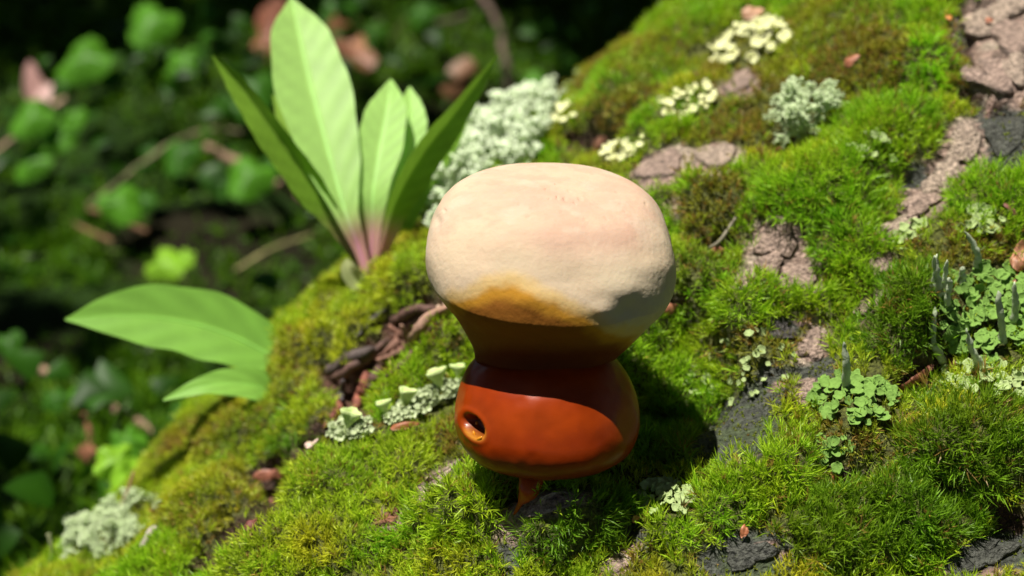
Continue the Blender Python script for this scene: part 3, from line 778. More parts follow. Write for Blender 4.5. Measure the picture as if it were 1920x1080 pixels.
def lobe_mesh(seed, c, curl=0.35, lobes=4):
    r = np.random.default_rng(seed); n = 20
    th = np.linspace(0, 2 * math.pi, n, endpoint=False)
    rad = 0.5 * (0.72 + 0.2 * np.abs(np.sin(th * lobes / 2 + r.uniform(0, 6))) + r.uniform(-.07, .07, n)) * (1 + 0.25 * np.cos(th))
    ring = lambda s, z: np.stack([np.cos(th) * rad * s, np.sin(th) * rad * s, z * np.ones(n)], -1)
    zz = curl * rad * (0.5 + 0.7 * r.random(n)) + 0.05 * np.sin(3 * th)
    top = [ring(0.5, 0.06), ring(0.85, zz * .45 + .04), ring(1.0, zz)]
    bot = [ring(0.96, zz - 0.05), ring(0.5, -0.04)]
    v = np.concatenate(top + bot + [[(0, 0, 0.05)], [(0, 0, -0.08)]])
    k = np.arange(n); q = []
    for m in range(4): q.append(np.stack([m * n + k, (m + 1) * n + k, (m + 1) * n + (k + 1) % n, m * n + (k + 1) % n], -1))
    f = [np.concatenate(q), np.concatenate([np.stack([np.full(n, 5 * n), k, (k + 1) % n], -1), np.stack([np.full(n, 5 * n + 1), 4 * n + (k + 1) % n, 4 * n + k], -1)])]
    cl = np.array(c) * np.ones((len(v), 3)); cl[2 * n:4 * n] *= 1.2; cl[3 * n:5 * n] *= 0.9
    return mesh_data('lichen_lobe', v, f, M_LICHEN, cl)

MINT, GREYG, PALEY, SCALE, SCALE2 = (0.72, 0.82, 0.58), (0.56, 0.66, 0.40), (0.86, 0.88, 0.48), (0.21, 0.37, 0.075), (0.42, 0.53, 0.22)
CORAL = {k: [coral_mesh(s + 10 * q, c=c, gen=g, r0=.055 + .025 * (4 - g)) for s in range(4)] for q, (k, c, g) in enumerate([('mint', MINT, 3), ('grey', GREYG, 4)])}
LOBES = {k: [lobe_mesh(s + 20 * q, c, cu, lo) for s in range(4)] for q, (k, c, cu, lo) in enumerate([('pale', PALEY, .5, 3), ('scale', SCALE, .35, 5), ('mixed', SCALE2, .45, 4), ('crust', (0.58, 0.66, 0.40), .8, 5)])}

def lichen(name, label, x, y, rx, ry, a, n, style, pal, size, seed, lift=0.1, upmix=0.5, cat='lichen'):
    r = np.random.default_rng(seed); a = math.radians(a)
    g0, n0 = surf(x, y)
    root = empty(name, to_world(g0), label=label, cat=cat, group='lichens on the trunk')
    for q in range(n):
        rr_ = math.sqrt(r.random()); th = r.uniform(0, 2 * math.pi)
        u, w = rx * rr_ * math.cos(th), ry * rr_ * math.sin(th)
        g, nn = surf(x + u * math.cos(a) - w * math.sin(a), y + u * math.sin(a) + w * math.cos(a))
        dome = 1 - 0.55 * rr_ ** 2
        if style == 'coral':
            d = norm(nn * .6 + UPC * upmix + r.normal(0, .2, 3))
            s = size * dome * r.uniform(.7, 1.5)
            X, Y, Zx = frame(dir_world(d), r.uniform(0, 6.28))
            place('tuft', CORAL[pal][q % 4], to_world(g + nn * lift * dome), X, Y, Zx, s, root)
        else:
            d = norm(nn + UPC * upmix * .5 + np.array([0, 0, .35]) + r.normal(0, .38, 3))
            s = size * r.uniform(.6, 1.3)
            X, Y, Zx = frame(dir_world(d), r.uniform(0, 6.28))
            place('lobe', LOBES[pal][q % 4], to_world(g + nn * (lift * dome + r.uniform(0, .12))), X, Y, Zx, (s, s * r.uniform(.75, 1.1), s), root)
    return root

def spike(parent, pts, rad, c, name='spike'):
    p = []
    for x, y, h in pts:
        g, nn = surf(pts[0][0], pts[0][1]); p.append(pix(x, y, g[2] + h))
    rs_ = np.random.default_rng(int(pts[-1][1]))
    path = catmull(p, 14); path = path + (np.linspace(0, 1, 14) ** 2)[:, None] * rs_.normal(0, .12, 3) + rs_.normal(0, .015, (14, 3))
    rr_ = np.interp(np.linspace(0, 1, 14), [0, .3, .75, .95, 1], [rad[0] * 1.3, rad[0], rad[1] * .8, rad[-1] * .7, .015]) * np.random.default_rng(int(pts[0][0])).uniform(.85, 1.15, 14)
    v, f = tube(path, rr_, 9); v = v + .03 * vnoise(v, 13, 3)[:, None]
    return obj(name, to_world(v), f, M_LICHEN, parent, colors=np.array([c] * len(v)) * (1 + .3 * vnoise(v, 6, 9))[:, None])

def cup(parent, x, y, size, lean, c, seed):
    g, nn = surf(x, y); r = np.random.default_rng(seed)
    d = norm(UPC * .9 + np.array([lean, 0.2, -0.12]))
    prof = [(.10, -.1), (.10, .25), (.13, .45), (.19, .62), (.27, .80), (.33, .95), (.29, .96), (.22, .84), (.16, .70), (.02, .66)]
    n = 16; th = np.linspace(0, 2 * math.pi, n, endpoint=False)
    X, Y, Zx = frame(d, r.uniform(0, 6)); wob = 1 + .3 * np.sin(3 * th + r.uniform(0, 6)) + .12 * np.sin(5 * th)
    v = np.concatenate([g + size * (a_ * (wob if b_ > .7 else np.ones(n)))[:, None] * (np.cos(th)[:, None] * X + np.sin(th)[:, None] * Y) + size * b_ * Zx for a_, b_ in prof])
    i = np.arange(len(prof) - 1)[:, None] * n; j = np.arange(n)[None]
    f = np.stack([i + j, i + (j + 1) % n, i + n + (j + 1) % n, i + n + j], -1).reshape(-1, 4)
    obj('cup', to_world(v), f, M_LICHEN, parent, colors=np.array([c] * len(v)))

L1 = lichen('bushy_lichen', 'pale mint bushy lichen mound rising behind the mushroom cap', 905, 298, 190, 84, -44, 230, 'coral', 'mint', 1.7, 1, lift=.7, upmix=.6)
lichen('bushy_lichen', 'small grey-green bushy lichen between brown moss and sunny green moss', 1508, 225, 74, 42, -12, 34, 'coral', 'grey', 1.0, 2, lift=.25)
lichen('bushy_lichen', 'dull grey-green bushy lichen at the low end of the trunk beside a thin twig', 215, 1000, 104, 40, -28, 60, 'coral', 'grey', 1.0, 3, lift=.2)
lichen('leafy_lichen', 'creamy yellow leafy lichen rosette holding a tan scrap', 1405, 82, 78, 34, -14, 46, 'lobe', 'pale', .52, 4, lift=.3)
lichen('leafy_lichen', 'creamy yellow leafy lichen strip uphill of the rust-brown scale', 1292, 197, 66, 24, -22, 30, 'lobe', 'pale', .46, 5, lift=.25)
lichen('leafy_lichen', 'creamy yellow leafy lichen patch touching the top rim of the cap', 1170, 285, 46, 20, -28, 22, 'lobe', 'pale', .42, 6, lift=.25)
lichen('leafy_lichen', 'small creamy lichen tuft on the flank of the mint bushy mound', 1065, 228, 26, 20, -40, 9, 'lobe', 'pale', .42, 7, lift=.5)
S1 = lichen('scaly_lichen', 'large green scaly lichen colony bristling with pale upright spikes', 1850, 590, 96, 92, -35, 170, 'lobe', 'scale', .45, 8, lift=.35)
lichen('scaly_lichen', 'scattered green scales trailing below the spiky lichen colony', 1850, 715, 105, 32, 8, 34, 'lobe', 'mixed', .5, 9, lift=.15)
S2 = lichen('scaly_lichen', 'green scaly lichen rosette with one single pale spike', 1605, 755, 76, 44, 5, 85, 'lobe', 'scale', .42, 10, lift=.3)
lichen('scaly_lichen', 'thin string of green lichen scales running down from the one-spiked rosette', 1562, 845, 30, 40, 10, 14, 'lobe', 'scale', .40, 11, lift=.12)
lichen('scaly_lichen', 'lacy pale green lichen at the edge of the mushroom shadow below the stem', 1248, 940, 56, 36, 10, 90, 'lobe', 'mixed', .30, 12, lift=.35)
lichen('scaly_lichen', 'thinly scattered grey-green lichen flecks on dark bark uphill of the mushroom shadow', 1385, 690, 110, 66, -15, 44, 'lobe', 'mixed', .30, 13, lift=.1)
lichen('scaly_lichen', 'pale green lichen patch above the tallest lichen spike', 1835, 415, 48, 24, 0, 20, 'lobe', 'mixed', .42, 14, lift=.15)
lichen('scaly_lichen', 'pale green lichen scales at the lower tip of the long pink bark strip', 1705, 440, 30, 16, -30, 12, 'lobe', 'mixed', .40, 15, lift=.15)
lichen('scaly_lichen', 'sparse whitish lichen flecks on the green moss beside the long pink bark strip', 1640, 275, 66, 28, 0, 15, 'lobe', 'mixed', .32, 16, lift=.25)
lichen('scaly_lichen', 'whitish lichen flecks along the skyline edge of the trunk by a lone background leaf', 1060, 160, 34, 40, 0, 16, 'lobe', 'mixed', .36, 17, lift=.2)
C1 = lichen('pixie_cup_lichen', 'long crusty pale lichen with goblet cups touching the stem', 795, 762, 80, 20, -28, 240, 'lobe', 'crust', .25, 18, lift=.3)
C2 = lichen('pixie_cup_lichen', 'short crusty pale lichen with a single flaring cup', 662, 812, 42, 18, -10, 110, 'lobe', 'crust', .25, 19, lift=.25)
CUPC = (0.66, 0.80, 0.34)
for n_, (x, y, s_, le) in enumerate([(728, 790, .75, -.3), (757, 778, .95, .15), (832, 742, 1.0, -.35), (860, 722, .75, 0)]): cup(C1, x, y, s_, le, CUPC, n_)
cup(C2, 646, 822, 1.05, .3, CUPC, 9)
SPC = (0.56, 0.64, 0.44)
for pts, rad in [([(1832, 500, .2), (1832, 470, .7), (1812, 428, 1.2)], [.11, .11, .06]), ([(1748, 545, .1), (1752, 510, .4), (1740, 470, .9)], [.1, .1, .05]), ([(1762, 555, .2), (1758, 520, .6), (1753, 482, 1.0)], [.1, .1, .06]),
                 ([(1766, 560, .1), (1772, 520, .5), (1774, 488, .9)], [.09, .09, .06]), ([(1774, 570, .3), (1780, 540, .7), (1780, 512, 1.0)], [.09, .1, .07]), ([(1768, 680, .1), (1748, 640, .6), (1745, 583, 1.1)], [.12, .1, .08]),
                 ([(1840, 690, .2), (1822, 655, .6), (1806, 612, 1.0)], [.12, .1, .05]), ([(1880, 640, .3), (1877, 590, .9), (1876, 535, 1.3)], [.12, .12, .08]), ([(1805, 540, .3), (1806, 510, .6), (1808, 490, .8)], [.12, .11, .09]), ([(1902, 600, .4), (1904, 565, .8), (1900, 530, 1.1)], [.11, .1, .06])]:
    spike(S1, pts, rad, SPC)
spike(S2, [(1586, 735, .2), (1586, 690, .8), (1576, 641, 1.2)], [.12, .12, .06], SPC)

# ------------------------------------------------------------------ scraps on the trunk
def flake(label, x, y, ln, wd, a, c, lift, seed, name='bud_scale', cat='scale', gloss=True):
    """a cupped dry scale, ln x wd photo px, lying on the trunk"""
    g, nn = surf(x, y); a = math.radians(a)
    nn = norm(nn + np.array([0, 0, .5]))
    ex = norm(np.array([math.cos(a), -math.sin(a), 0])); ex = norm(ex - nn * np.dot(ex, nn)); ey = np.cross(nn, ex)
    k_ = 1 / PXCM * (DIST - g[2]) / DIST
    ns, nw = 14, 7; s = np.linspace(-1, 1, ns); u = np.linspace(-1, 1, nw)
    prof = (np.sqrt(np.clip(1 - np.abs(s) ** 2.2, 0.0, 1)) + .02) * (1 - .45 * s) * (1 + .12 * np.sin(s * 7 + seed))
    X = s[:, None] * ln / 2 * k_ * np.ones(nw); Y = prof[:, None] * u * wd / 2 * k_
    H = .16 * wd * k_ * (1 - u[None] ** 2) * prof[:, None] + .08 * ln * k_ * (s[:, None] ** 2) * np.sign(math.sin(seed * 1.7)) + .05 * ln * k_ * np.sin(s * 2.2 + seed)[:, None] * u[None] + .02 * np.sin(u * 9)[None] + .16 * wd * k_ * fbm(np.stack([X * 3, Y * 3, X * 0 + seed], -1), 1.2, 2, seed)
    top = (g + nn * lift) + X[..., None] * ex + Y[..., None] * ey + H[..., None] * nn
    bot = top - nn * .035
    v = np.concatenate([top.reshape(-1, 3), bot.reshape(-1, 3)]); m = ns * nw
    i = np.arange(ns - 1)[:, None] * nw; j = np.arange(nw - 1)[None]
    f = np.stack([i + j, i + nw + j, i + nw + j + 1, i + j + 1], -1).reshape(-1, 4)
    edge_ = []
    for q in range(ns - 1):
        for c_ in (0, nw - 1): edge_.append([q * nw + c_, (q + 1) * nw + c_, (q + 1) * nw + c_ + m, q * nw + c_ + m])
    f = np.concatenate([f, f[:, ::-1] + m, np.array(edge_)])
    cc_ = np.array(c) * (1 + .25 * vnoise(v, 5, seed))[:, None] * (1 + .2 * np.sin(np.tile(u * 12, ns * 2)))[:, None]
    obj(name, to_world(v), f, M_FLAKE, colors=cc_, label=label, cat=cat)
RB = (0.33, 0.11, 0.055)
for n_, a in enumerate([
    ('upright glossy russet bud scale above the spiky lichen colony', 1908, 485, 62, 28, -80, (0.45, 0.2, 0.11), .35),
    ('flat russet scrap tucked behind the spiky lichen colony', 1908, 525, 40, 16, -10, (0.4, 0.15, 0.08), .2),
    ('shiny pinkish-brown scale at the foot of the rust-brown moss tuft', 1133, 264, 52, 22, -6, (0.5, 0.24, 0.17), .25),
    ('rusty scale under the small grey-green bushy lichen', 1472, 296, 44, 18, 12, (0.38, 0.13, 0.07), .3),
    ('pale lilac scale standing under the small grey-green bushy lichen', 1490, 275, 16, 34, 5, (0.5, 0.38, 0.36), .3),
    ('long russet scrap in the gap below the deep green rounded cushion', 1712, 706, 84, 18, -34, (0.35, 0.13, 0.075), .3),
    ('crumpled dark red scrap under the spiky lichen colony', 1795, 690, 52, 34, 10, (0.16, 0.035, 0.02), .3),
    ('glistening pale scale in the brown gully beside the olive moss', 588, 838, 30, 17, -8, (0.62, 0.45, 0.38), .3),
    ('long curled brown scale lying across the brown gully', 518, 884, 78, 18, -10, (0.3, 0.11, 0.07), .35),
    ('dark red-brown scale standing in the brown gully', 514, 935, 26, 48, 8, (0.2, 0.06, 0.045), .2),
    ('thin rusty scale under the crusty goblet lichen', 760, 803, 56, 12, -12, (0.36, 0.12, 0.05), .25),
    ('dark reddish scale half buried in the lower gully', 478, 985, 36, 16, -40, (0.16, 0.05, 0.04), .2),
    ('tan scrap caught in the creamy lichen rosette', 1410, 36, 44, 24, -15, (0.5, 0.28, 0.17), .6),
    ('russet crumb in the brown moss near the vivid lime cushion', 1602, 118, 34, 15, -25, (0.4, 0.15, 0.08), .3),
    ('orange sliver upright near the vivid lime cushion', 1772, 38, 34, 10, -85, (0.55, 0.22, 0.05), .35),
    ('brown crumb in the dark gap beside the brownish moss cushion', 1347, 468, 28, 16, -10, (0.4, 0.15, 0.09), .25),
    ('reddish crumb in the hollow by the shaded edge of the cap', 1255, 577, 30, 20, -20, (0.45, 0.18, 0.1), .2),
    ('small orange chip below the one-spiked lichen rosette', 1566, 893, 16, 26, 0, (0.42, 0.15, 0.06), .2),
    ('orange crumb by the lacy lichen below the stem', 1186, 970, 24, 12, -30, (0.5, 0.25, 0.12), .25),
    ('orange chip at the edge of the grey bark patch', 1396, 998, 16, 22, 15, (0.4, 0.14, 0.06), .25),
    ('rusty chip beside the neon edge of the cracked plates', 1850, 52, 16, 10, 0, (0.4, 0.15, 0.08), .5),
    ('slender brown scale in moss above the upright russet bud scale', 1890, 400, 34, 9, 50, (0.2, 0.08, 0.06), .3)]):
    flake(a[0], a[1], a[2], a[3], a[4], a[5], a[6], a[7], seed=500 + n_)

def surface_twig(name, label, pts, rad, c, cat='twig', seed=1, mat=M_TWIG):
    """pts: (px, py, height over trunk cm)"""
    p = []
    for x, y, h in pts:
        g, nn = surf(pts[0][0], pts[0][1]) if h > .55 else surf(x, y)
        p.append(pix(x, y, g[2] + .25) if h > .55 else g + nn * h)
    path = catmull(p, 16); path = path + .03 * np.stack([vnoise(path, 2, seed), vnoise(path, 2, seed + 1), vnoise(path, 2, seed + 2)], -1)
    v, f = tube(path, np.interp(np.linspace(0, 1, 16), np.linspace(0, 1, len(rad)), rad), 8)
    cl_ = np.array([c] * len(v)) * (1 + .4 * vnoise(v, 3, seed))[:, None]
    return obj(name, to_world(v), f, mat, colors=cl_, label=label, cat=cat)
surface_twig('twig', 'short pale grey twig lying at the low end of the trunk', [(276, 1036, .25), (296, 1008, .45), (317, 994, .5)], [.12, .14, .07], (0.42, 0.36, 0.32), seed=3)
surface_twig('twig', 'thin bare twig sticking up beside the dull bushy lichen', [(224, 968, .2), (240, 918, .9), (251, 884, 1.2)], [.07, .06, .04], (0.42, 0.22, 0.14), seed=4)
surface_twig('stalk', 'lone tiny green stalk with a brown knob at the low end of the trunk', [(98, 1062, .2), (97, 1030, .9), (90, 1000, 1.2)], [.06, .05, .09], (0.28, 0.3, 0.16), cat='stalk', seed=5)
surface_twig('twig', 'short grey twig resting on moss beside the brownish tufted cushion', [(1325, 462, .3), (1352, 442, .4), (1382, 418, .35)], [.05, .07, .05], (0.3, 0.27, 0.2), seed=6)

# ------------------------------------------------------------------ the shaded bank behind
# ground cover: coarse moss and sprigs in clumps
NB = 42000
bx = rng.uniform(-95, 80, NB); by = rng.uniform(16, 150, NB)
bz = ground_z(bx, by)
bp3 = np.stack([bx, by, bz], -1)
clump = fbm(np.stack([bx, by, bx * 0], -1), 0.09, 3, 81)
keepb = clump > rng.uniform(-1.1, -0.1, NB)
bp3, clump = bp3[keepb], clump[keepb]
pxb, pyb = project(to_cam(bp3))
keepb = (pxb > -350) & (pxb < 1700)
bp3, clump = bp3[keepb], clump[keepb]
ba = norm(np.array([0, -0.15, 1.0]) + rng.normal(0, .3, bp3.shape))
huec = rng.random((len(bp3), 1))
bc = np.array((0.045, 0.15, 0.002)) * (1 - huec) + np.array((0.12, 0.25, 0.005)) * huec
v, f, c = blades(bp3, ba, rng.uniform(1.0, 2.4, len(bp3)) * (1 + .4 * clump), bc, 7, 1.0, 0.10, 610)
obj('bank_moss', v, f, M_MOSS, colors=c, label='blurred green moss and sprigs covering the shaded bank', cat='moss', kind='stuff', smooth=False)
# small leaves of ground cover
NL = 2400
lx_ = rng.uniform(-95, 80, NL); ly_ = rng.uniform(18, 150, NL); lz_ = ground_z(lx_, ly_) + rng.uniform(.5, 4.5, NL)
lp = np.stack([lx_, ly_, lz_], -1)
cl2 = fbm(np.stack([lx_, ly_, lx_ * 0], -1), 0.06, 3, 88)
lp = lp[cl2 > rng.uniform(-.5, .35, NL)]
m = len(lp); nrm_ = norm(np.array([0, -.35, 1.0]) + rng.normal(0, .45, (m, 3))); ref = norm(rng.normal(0, 1, (m, 3)))
e1 = norm(np.cross(nrm_, ref)); e2 = np.cross(nrm_, e1); sz_ = rng.uniform(.5, 1.4, (m, 1))
th = np.linspace(0, 2 * math.pi, 9, endpoint=False)
rim = lp[:, None] + sz_[:, None] * ((1 + .25 * np.cos(3 * th))[None, :, None] * (np.cos(th)[None, :, None] * e1[:, None] + .75 * np.sin(th)[None, :, None] * e2[:, None]) - .18 * np.abs(np.sin(th))[None, :, None] * nrm_[:, None] * 0 - .25 * nrm_[:, None])
v = np.concatenate([lp[:, None], rim], 1).reshape(-1, 3)
o = np.arange(m)[:, None, None] * 10; kk = np.arange(9)
f = (o + np.stack([np.zeros(9, int), 1 + kk, 1 + (kk + 1) % 9], -1)[None]).reshape(-1, 3)
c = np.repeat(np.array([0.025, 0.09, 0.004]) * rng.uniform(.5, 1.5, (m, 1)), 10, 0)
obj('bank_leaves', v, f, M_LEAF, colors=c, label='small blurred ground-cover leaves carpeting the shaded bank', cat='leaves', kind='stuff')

def lobed_leaf(parent, pos, nrm_w, tip_dir, size, c, seed, lobes=5):
    r = np.random.default_rng(seed); nrm_w = norm(nrm_w)
    ex = norm(tip_dir - nrm_w * np.dot(tip_dir, nrm_w)); ey = np.cross(nrm_w, ex)
    n = 40; th = np.linspace(-math.pi, math.pi, n, endpoint=False)
    rad = size * (.62 + .2 * np.abs(np.cos(th * lobes / 2)) + .05 * np.cos(th * 17)) * (1 - .35 * (np.abs(th) / math.pi) ** 4)
    rings = [np.zeros((1, 3)) + pos]
    for s in (.35, .7, 1.0):
        hh = -.22 * size * s * s + .07 * size * s * np.cos(th * lobes) + .05 * size * r.normal(0, .5, n)
        rings.append(pos + s * rad[:, None] * (np.cos(th)[:, None] * ex + .85 * np.sin(th)[:, None] * ey) + hh[:, None] * nrm_w)
    v = np.concatenate(rings); k_ = np.arange(n)
    f3 = np.stack([np.zeros(n, int), 1 + k_, 1 + (k_ + 1) % n], -1)
    f4 = np.concatenate([np.stack([1 + q * n + k_, 1 + (q + 1) * n + k_, 1 + (q + 1) * n + (k_ + 1) % n, 1 + q * n + (k_ + 1) % n], -1) for q in (0, 1)])
    obj('leaf', v, [f3, f4], M_LEAF, parent, colors=np.array([c] * len(v)) * (1 + .2 * vnoise(v, .8, seed))[:, None])

LIT = []       # world points that sunlight reaches through gaps left in the added crown
def bank_plant(name, label, leaves, group='leafy seedlings on the shaded bank', cat='plant'):
    """leaves: (px, py, radius px, back-off share, colour, lit)"""
    x0 = np.mean([l[0] for l in leaves]); y0 = max(l[1] for l in leaves) + 40
    gp_, s = ground_hit(x0, min(y0, 1150))
    root = empty(name, gp_, label=label, cat=cat, group=group)
    for n_, (x, y, rp, back, c, lit) in enumerate(leaves):
        p = at_distance(x, y, s * back)
        size = rp / PXCM * s * back / DIST * 1.25
        nw_ = np.array([random.uniform(-.25, .25), -.6, .75])
        lobed_leaf(root, p, nw_, np.array([random.uniform(-1, 1), -.5, -.3]), size, c, 700 + int(x) + n_, random.choice([3, 5]))
        b = p + np.array([0, 0.3, -.1 * size])
        v, f = tube(catmull([gp_ - np.array([0, 0, .5]), (gp_ + b) / 2 + np.array([random.uniform(-.6, .6), .3, .8]), b], 10), np.linspace(.16, .07, 10), 6)
        obj('stem', v, f, M_LEAF, root, colors=np.array([(0.16, 0.2, 0.06)] * len(v)))
        if lit: LIT.append((p, lit))
B1, B2, B3 = (0.10, 0.30, 0.018), (0.05, 0.17, 0.012), (0.30, 0.60, 0.035)  # sun and shade partly put into colour: sunlit sprouts brighter, dim leaves darker
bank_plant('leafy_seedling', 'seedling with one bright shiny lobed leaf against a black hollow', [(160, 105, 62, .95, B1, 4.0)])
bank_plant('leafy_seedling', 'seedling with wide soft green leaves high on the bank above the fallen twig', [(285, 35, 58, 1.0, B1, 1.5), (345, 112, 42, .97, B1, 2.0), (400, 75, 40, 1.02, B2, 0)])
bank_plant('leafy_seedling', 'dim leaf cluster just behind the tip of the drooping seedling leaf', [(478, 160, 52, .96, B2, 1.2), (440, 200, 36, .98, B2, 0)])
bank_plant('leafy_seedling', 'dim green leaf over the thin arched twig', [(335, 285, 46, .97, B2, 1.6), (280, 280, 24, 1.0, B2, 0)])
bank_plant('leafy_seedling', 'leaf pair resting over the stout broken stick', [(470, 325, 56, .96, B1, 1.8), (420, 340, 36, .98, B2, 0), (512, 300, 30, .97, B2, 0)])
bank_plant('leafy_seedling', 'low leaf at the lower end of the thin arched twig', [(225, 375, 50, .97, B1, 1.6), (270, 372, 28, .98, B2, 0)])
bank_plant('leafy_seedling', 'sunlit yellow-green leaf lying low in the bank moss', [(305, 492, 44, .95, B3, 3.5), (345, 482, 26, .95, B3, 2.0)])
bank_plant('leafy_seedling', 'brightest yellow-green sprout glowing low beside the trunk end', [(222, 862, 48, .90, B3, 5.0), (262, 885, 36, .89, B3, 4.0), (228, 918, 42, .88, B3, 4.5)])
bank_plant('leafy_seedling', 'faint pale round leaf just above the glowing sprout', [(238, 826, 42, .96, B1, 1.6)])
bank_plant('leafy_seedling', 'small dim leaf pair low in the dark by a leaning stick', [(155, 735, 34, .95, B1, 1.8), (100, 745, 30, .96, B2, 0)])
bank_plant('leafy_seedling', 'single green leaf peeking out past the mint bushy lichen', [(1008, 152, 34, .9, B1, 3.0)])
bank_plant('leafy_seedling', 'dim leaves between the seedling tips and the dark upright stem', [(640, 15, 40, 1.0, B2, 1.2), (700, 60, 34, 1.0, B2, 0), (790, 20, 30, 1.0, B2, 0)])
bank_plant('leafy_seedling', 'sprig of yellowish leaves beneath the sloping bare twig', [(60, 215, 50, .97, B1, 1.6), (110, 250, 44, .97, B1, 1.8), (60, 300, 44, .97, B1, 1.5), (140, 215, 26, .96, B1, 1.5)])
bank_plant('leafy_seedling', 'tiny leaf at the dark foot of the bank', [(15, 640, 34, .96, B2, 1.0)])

def bank_twig(label, pts, rad, c, group='dead twigs on the shaded bank', backoff=.97, name='twig'):
    path = []
    for x, y in pts:
        g, s = ground_hit(x, y); path.append(at_distance(x, y, s * backoff))
    ds = [np.linalg.norm(q - path[0]) for q in path]
    p = catmull(path, 18); p = p + .25 * np.stack([vnoise(p, .3, 1), vnoise(p, .3, 2), vnoise(p, .3, 3)], -1)
    v, f = tube(p, np.interp(np.linspace(0, 1, 18), np.linspace(0, 1, len(rad)), rad), 8)
    obj(name, v, f, M_TWIG, colors=np.array([c] * len(v)) * (1 + .4 * vnoise(v, 1, 4))[:, None], label=label, cat='twig', group=group)
    return p
TB, TG = (0.30, 0.19, 0.13), (0.26, 0.22, 0.13)
for lab, pts, rad, c, lit in [
    ('sloping bare twig above the yellowish sprig', [(-30, 300), (60, 235), (145, 165)], [.15, .2, .28], (0.4, 0.27, 0.19), 1.5),
    ('thin arched twig spanning the dark middle of the bank', [(165, 388), (240, 325), (320, 270), (390, 244), (455, 248)], [.1, .16, .17, .15, .12], TG, 1.0),
    ('stout broken stick ending behind the upright seedling', [(385, 275), (450, 310), (530, 350), (605, 392)], [.3, .42, .45, .4], TB, 1.6),
    ('dark forked stick lying under the thin arched twig', [(170, 395), (230, 420), (280, 438)], [.2, .24, .2], (0.2, 0.11, 0.06), 0),
    ('short dark stick crossing the bank moss', [(135, 420), (175, 440), (215, 455)], [.15, .22, .16], (0.2, 0.11, 0.06), 0),
    ('pale slender stem lying in the green moss beside the drooping leaves', [(440, 510), (510, 470), (585, 438)], [.12, .16, .1], (0.36, 0.34, 0.14), 1.2),
    ('dark upright stem rising behind the trunk skyline', [(955, 180), (948, 120), (932, 50), (890, -20)], [.3, .34, .32, .28], (0.12, 0.085, 0.065), 0),
    ('dark stick lying flat near the dark upright stem', [(790, 42), (835, 40), (875, 28)], [.2, .26, .2], (0.1, 0.07, 0.06), 0),
    ('brown stick leaning under the drooping wide leaf', [(180, 738), (230, 770), (290, 810)], [.24, .3, .2], TB, 1.2),
    ('short brown stick in the dark foot of the bank', [(40, 675), (75, 690), (100, 705)], [.2, .28, .2], TB, .8),
    ('thin reddish stem standing beside the glowing sprout', [(178, 860), (170, 810), (155, 765)], [.18, .16, .12], (0.24, 0.1, 0.06), 0),
    ('short pale stick poking up beside the drooping wide leaf', [(388, 795), (375, 770), (368, 755)], [.2, .22, .16], TB, 1.2)]:
    p = bank_twig(lab, pts, rad, c)
    if lit:
        for q in p[::6]: LIT.append((q, lit))

def dead_leaf(label, x, y, rp, c, lit):
    g, s = ground_hit(x, y); p = at_distance(x, y, s * .97)
    size = rp / PXCM * s / DIST; r = np.random.default_rng(int(x))
    n = 22; th = np.linspace(0, 2 * math.pi, n, endpoint=False)
    nw_ = norm(np.array([r.uniform(-.4, .4), -.7, .6])); X, Y, Zx = frame(nw_, r.uniform(0, 6))
    rings = [p[None]]
    for q in (.5, 1.0):
        rad = size * q * (1 + .25 * np.sin(2 * th) + .1 * r.normal(0, 1, n))
        rings.append(p + rad[:, None] * (np.cos(th)[:, None] * X * 1.3 + np.sin(th)[:, None] * Y * .8) + (size * .35 * q * np.sin(th * 2 + 1))[:, None] * Zx)
    v = np.concatenate(rings); k_ = np.arange(n)
    f = [np.stack([np.zeros(n, int), 1 + k_, 1 + (k_ + 1) % n], -1), np.stack([1 + k_, 1 + n + k_, 1 + n + (k_ + 1) % n, 1 + (k_ + 1) % n], -1)]
    obj('dead_leaf', v, f, M_FLAKE, colors=np.array([c] * len(v)) * (1 + .3 * vnoise(v, .8, 4))[:, None], label=label, cat='leaf', group='dead leaves on the shaded bank')
    if lit: LIT.append((p, lit))
dead_leaf('brown curled dead leaf behind the top of the tallest seedling leaf', 510, 60, 46, (0.25, 0.09, 0.05), 1.8)
dead_leaf('rusty dead leaf beside the tall seedling leaf tip', 650, 70, 34, (0.28, 0.12, 0.05), 1.0)
dead_leaf('dark brown dead leaf below the rusty one', 668, 105, 30, (0.24, 0.1, 0.05), .8)
dead_leaf('pinkish dead leaf in the black hollow under the bright lobed leaf', 65, 175, 36, (0.45, 0.25, 0.22), 1.2)
dead_leaf('pale brown dead leaf at the foot of the dark upright stem', 855, 150, 36, (0.24, 0.12, 0.06), .8)
dead_leaf('brown dead leaf scrap near the forked stick', 180, 855, 22, (0.3, 0.13, 0.07), 1.0)

rl = random.Random(5)
for _ in range(44):
    x, y = rl.choice([(rl.uniform(80, 640), rl.uniform(450, 560)), (rl.uniform(20, 640), rl.uniform(440, 560)), (rl.uniform(0, 150), rl.uniform(190, 360)), (rl.uniform(600, 1000), rl.uniform(0, 150))])
    LIT.append((ground_hit(x, y)[0], rl.uniform(.7, 2.4)))
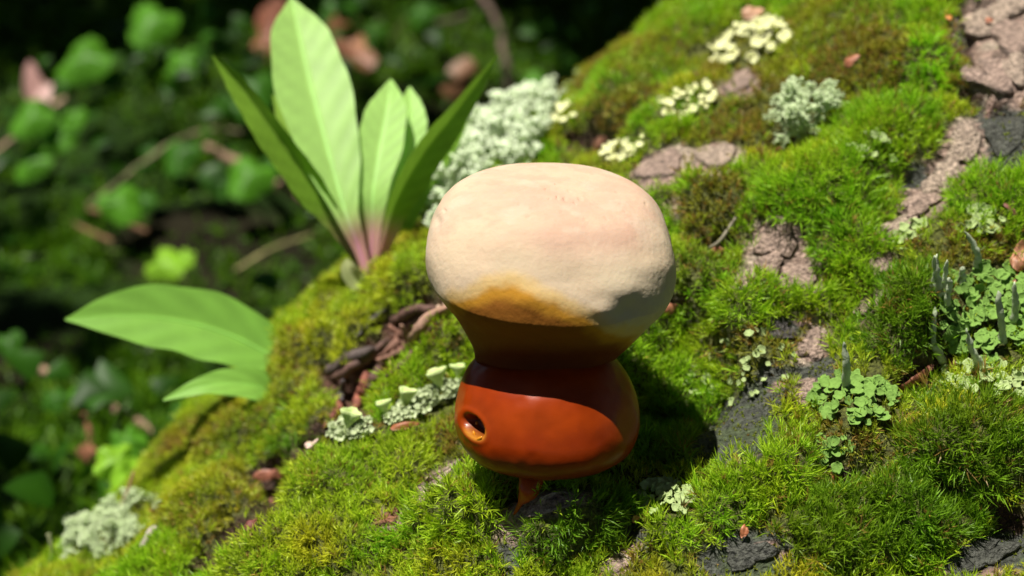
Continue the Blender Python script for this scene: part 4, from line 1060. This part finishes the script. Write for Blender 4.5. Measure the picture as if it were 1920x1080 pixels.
# ------------------------------------------------------------------ unseen trees added to shade the bank, gaps left for sun flecks
keep_pts = [G[::14, ::10][(FACE[::14, ::10] > -.1) & (PXs[::14, ::10] > -250) & (PXs[::14, ::10] < 2170) & (PYs[::14, ::10] > -250) & (PYs[::14, ::10] < 1330)]]
keep_w = to_world(keep_pts[0])
ros_pts = to_world(np.array([pix(x, y, z) for x, y, z in [(x, y, zp + d) for x, y, d in [(546, 0, -5), (560, 60, -3.8), (580, 150, -2.6), (612, 270, -1.2), (640, 400, 0), (690, 520, 0), (733, 150, -3.5), (727, 200, -2.6), (715, 270, -1.7), (700, 360, -.7), (768, 165, -4.2), (765, 270, -2.6), (440, 150, -.9), (510, 245, -.6), (590, 350, -.4), (934, 105, .3), (860, 200, .6), (790, 290, .7), (740, 380, .7), (640, 150, -2.6), (530, 150, -2.6), (660, 250, -1.2), (560, 260, -1.2)]]
                                  + [(x, y, zq + d) for x, y, d in [(130, 600, 1.6), (230, 595, 1), (330, 600, .5), (430, 630, .2), (520, 675, 0), (300, 550, .6), (400, 560, .3), (300, 660, .6), (420, 670, .2), (480, 720, 2.5), (400, 722, 3.2), (330, 740, 3.4), (180, 600, 1.2), (480, 650, 0), (220, 560, 1), (220, 640, 1)]]]))
lit_all = [(p, 2.6) for p in keep_w] + [(p, 2.4) for p in ros_pts] + LIT
LP = np.array([p for p, r in lit_all]); LR = np.array([r for p, r in lit_all])
e_a = norm(np.cross(SUN_TO, [0, 0, 1])); e_b = np.cross(SUN_TO, e_a)
lit2 = np.stack([LP @ e_a, LP @ e_b], -1)
def far_leaves(n, r):
    """unseen leaves added overhead and low all around to cut the sky light"""
    x = r.uniform(-420, 420, n); y = r.uniform(-420, 420, n)
    z = r.uniform(170, 260, n)
    ring = np.hypot(x, y) > 300
    return np.stack([x, y, np.where(ring, r.uniform(10, 260, n), z)], -1)
NC = 40000
tx = rng.uniform(-190, 200, NC); ty = rng.uniform(8, 330, NC); tz = ground_z(tx, ty)
kk_ = rng.uniform(150, 250, NC)
Q = np.stack([tx, ty, tz], -1) + SUN_TO * kk_[:, None]
QF = far_leaves(34000, rng)
QF = QF[(QF[:, 1] < 250) | (QF[:, 2] > 150)]
Q = np.concatenate([Q, QF]); NC = len(Q)
q2 = np.stack([Q @ e_a, Q @ e_b], -1)
size_c = np.where(np.arange(NC) < 40000, rng.uniform(1.6, 3.6, NC), rng.uniform(4, 8, NC))
okc = np.ones(NC, bool)
for s in range(0, NC, 2000):
    dd = np.linalg.norm(q2[s:s + 2000, None] - lit2[None], axis=-1)
    okc[s:s + 2000] = (dd > LR[None] + size_c[s:s + 2000, None] * .8).all(1)
speck = fbm(np.concatenate([q2, q2[:, :1] * 0], 1), 0.16, 2, 99)
okc &= speck < 0.62
Q, size_c = Q[okc], size_c[okc]
def crown_mesh(Q, size_c):
    m = len(Q); nr_ = norm(np.array([0, 0, .8]) + rng.normal(0, .5, (m, 3))); rf = norm(rng.normal(0, 1, (m, 3)))
    e1 = norm(np.cross(nr_, rf)) * size_c[:, None]; e2 = np.cross(nr_, e1) * .6
    v = np.stack([Q - e1, Q - e1 * .1 + e2, Q + e1 * 1.1, Q - e1 * .1 - e2, Q + nr_ * .25 * size_c[:, None]], 1).reshape(-1, 3)
    f = (np.arange(m)[:, None, None] * 5 + np.array([[0, 4, 1], [1, 4, 2], [2, 4, 3], [3, 4, 0]])[None]).reshape(-1, 3)
    return v, f
def added_tree(label, tb, sel, lean):
    tree = empty('unseen_shade_tree', tb, label=label, cat='tree')  # out of view, added to carry the light-blocking leaves
    q, sc_ = Q[sel], size_c[sel]
    v, f = crown_mesh(q, sc_)
    obj('crown', v, f, M_CROWN, tree)
    parts = [tube(catmull([tb - [0, 0, 8], tb + [.1 * lean, 2, 90], tb + [.4 * lean, 0, 190], tb + [lean, -4, 300]], 20), np.linspace(9, 4, 20), 14)]
    for k_ in range(14):
        st_p = tb + np.array([.4 * lean, 0, 150 + 9 * k_]); e = q[rng.integers(len(q))]
        lp_ = catmull([st_p, (st_p + e) / 2 + [0, 0, 14], e], 14); fine = catmull(lp_, 80)
        if np.min(np.linalg.norm(np.stack([fine @ e_a, fine @ e_b], -1)[:, None] - lit2[None], axis=-1)) < 6: continue
        parts.append(tube(lp_, np.linspace(2.2, .4, 14), 7))
    v, f = merge(parts)
    obj('trunk', v, f, M_TWIG, tree, colors=np.array([(0.09, 0.07, 0.05)] * len(v)))
west = (Q[:, 0] < 60) & (Q[:, 1] > -60); south = ~west
added_tree('unseen leafy tree added beside the bank to shade the forest floor behind the trunk', np.array([-170.0, 190.0, float(ground_z(-170, 190))]), west, 24)
added_tree('unseen leafy tree added opposite the bank to cut the sky light', np.array([230.0, -170.0, float(ground_z(230, -170))]), south, -20)
print('TRIS', sum(sum(len(p.vertices) - 2 for p in m.polygons) for m in bpy.data.meshes))
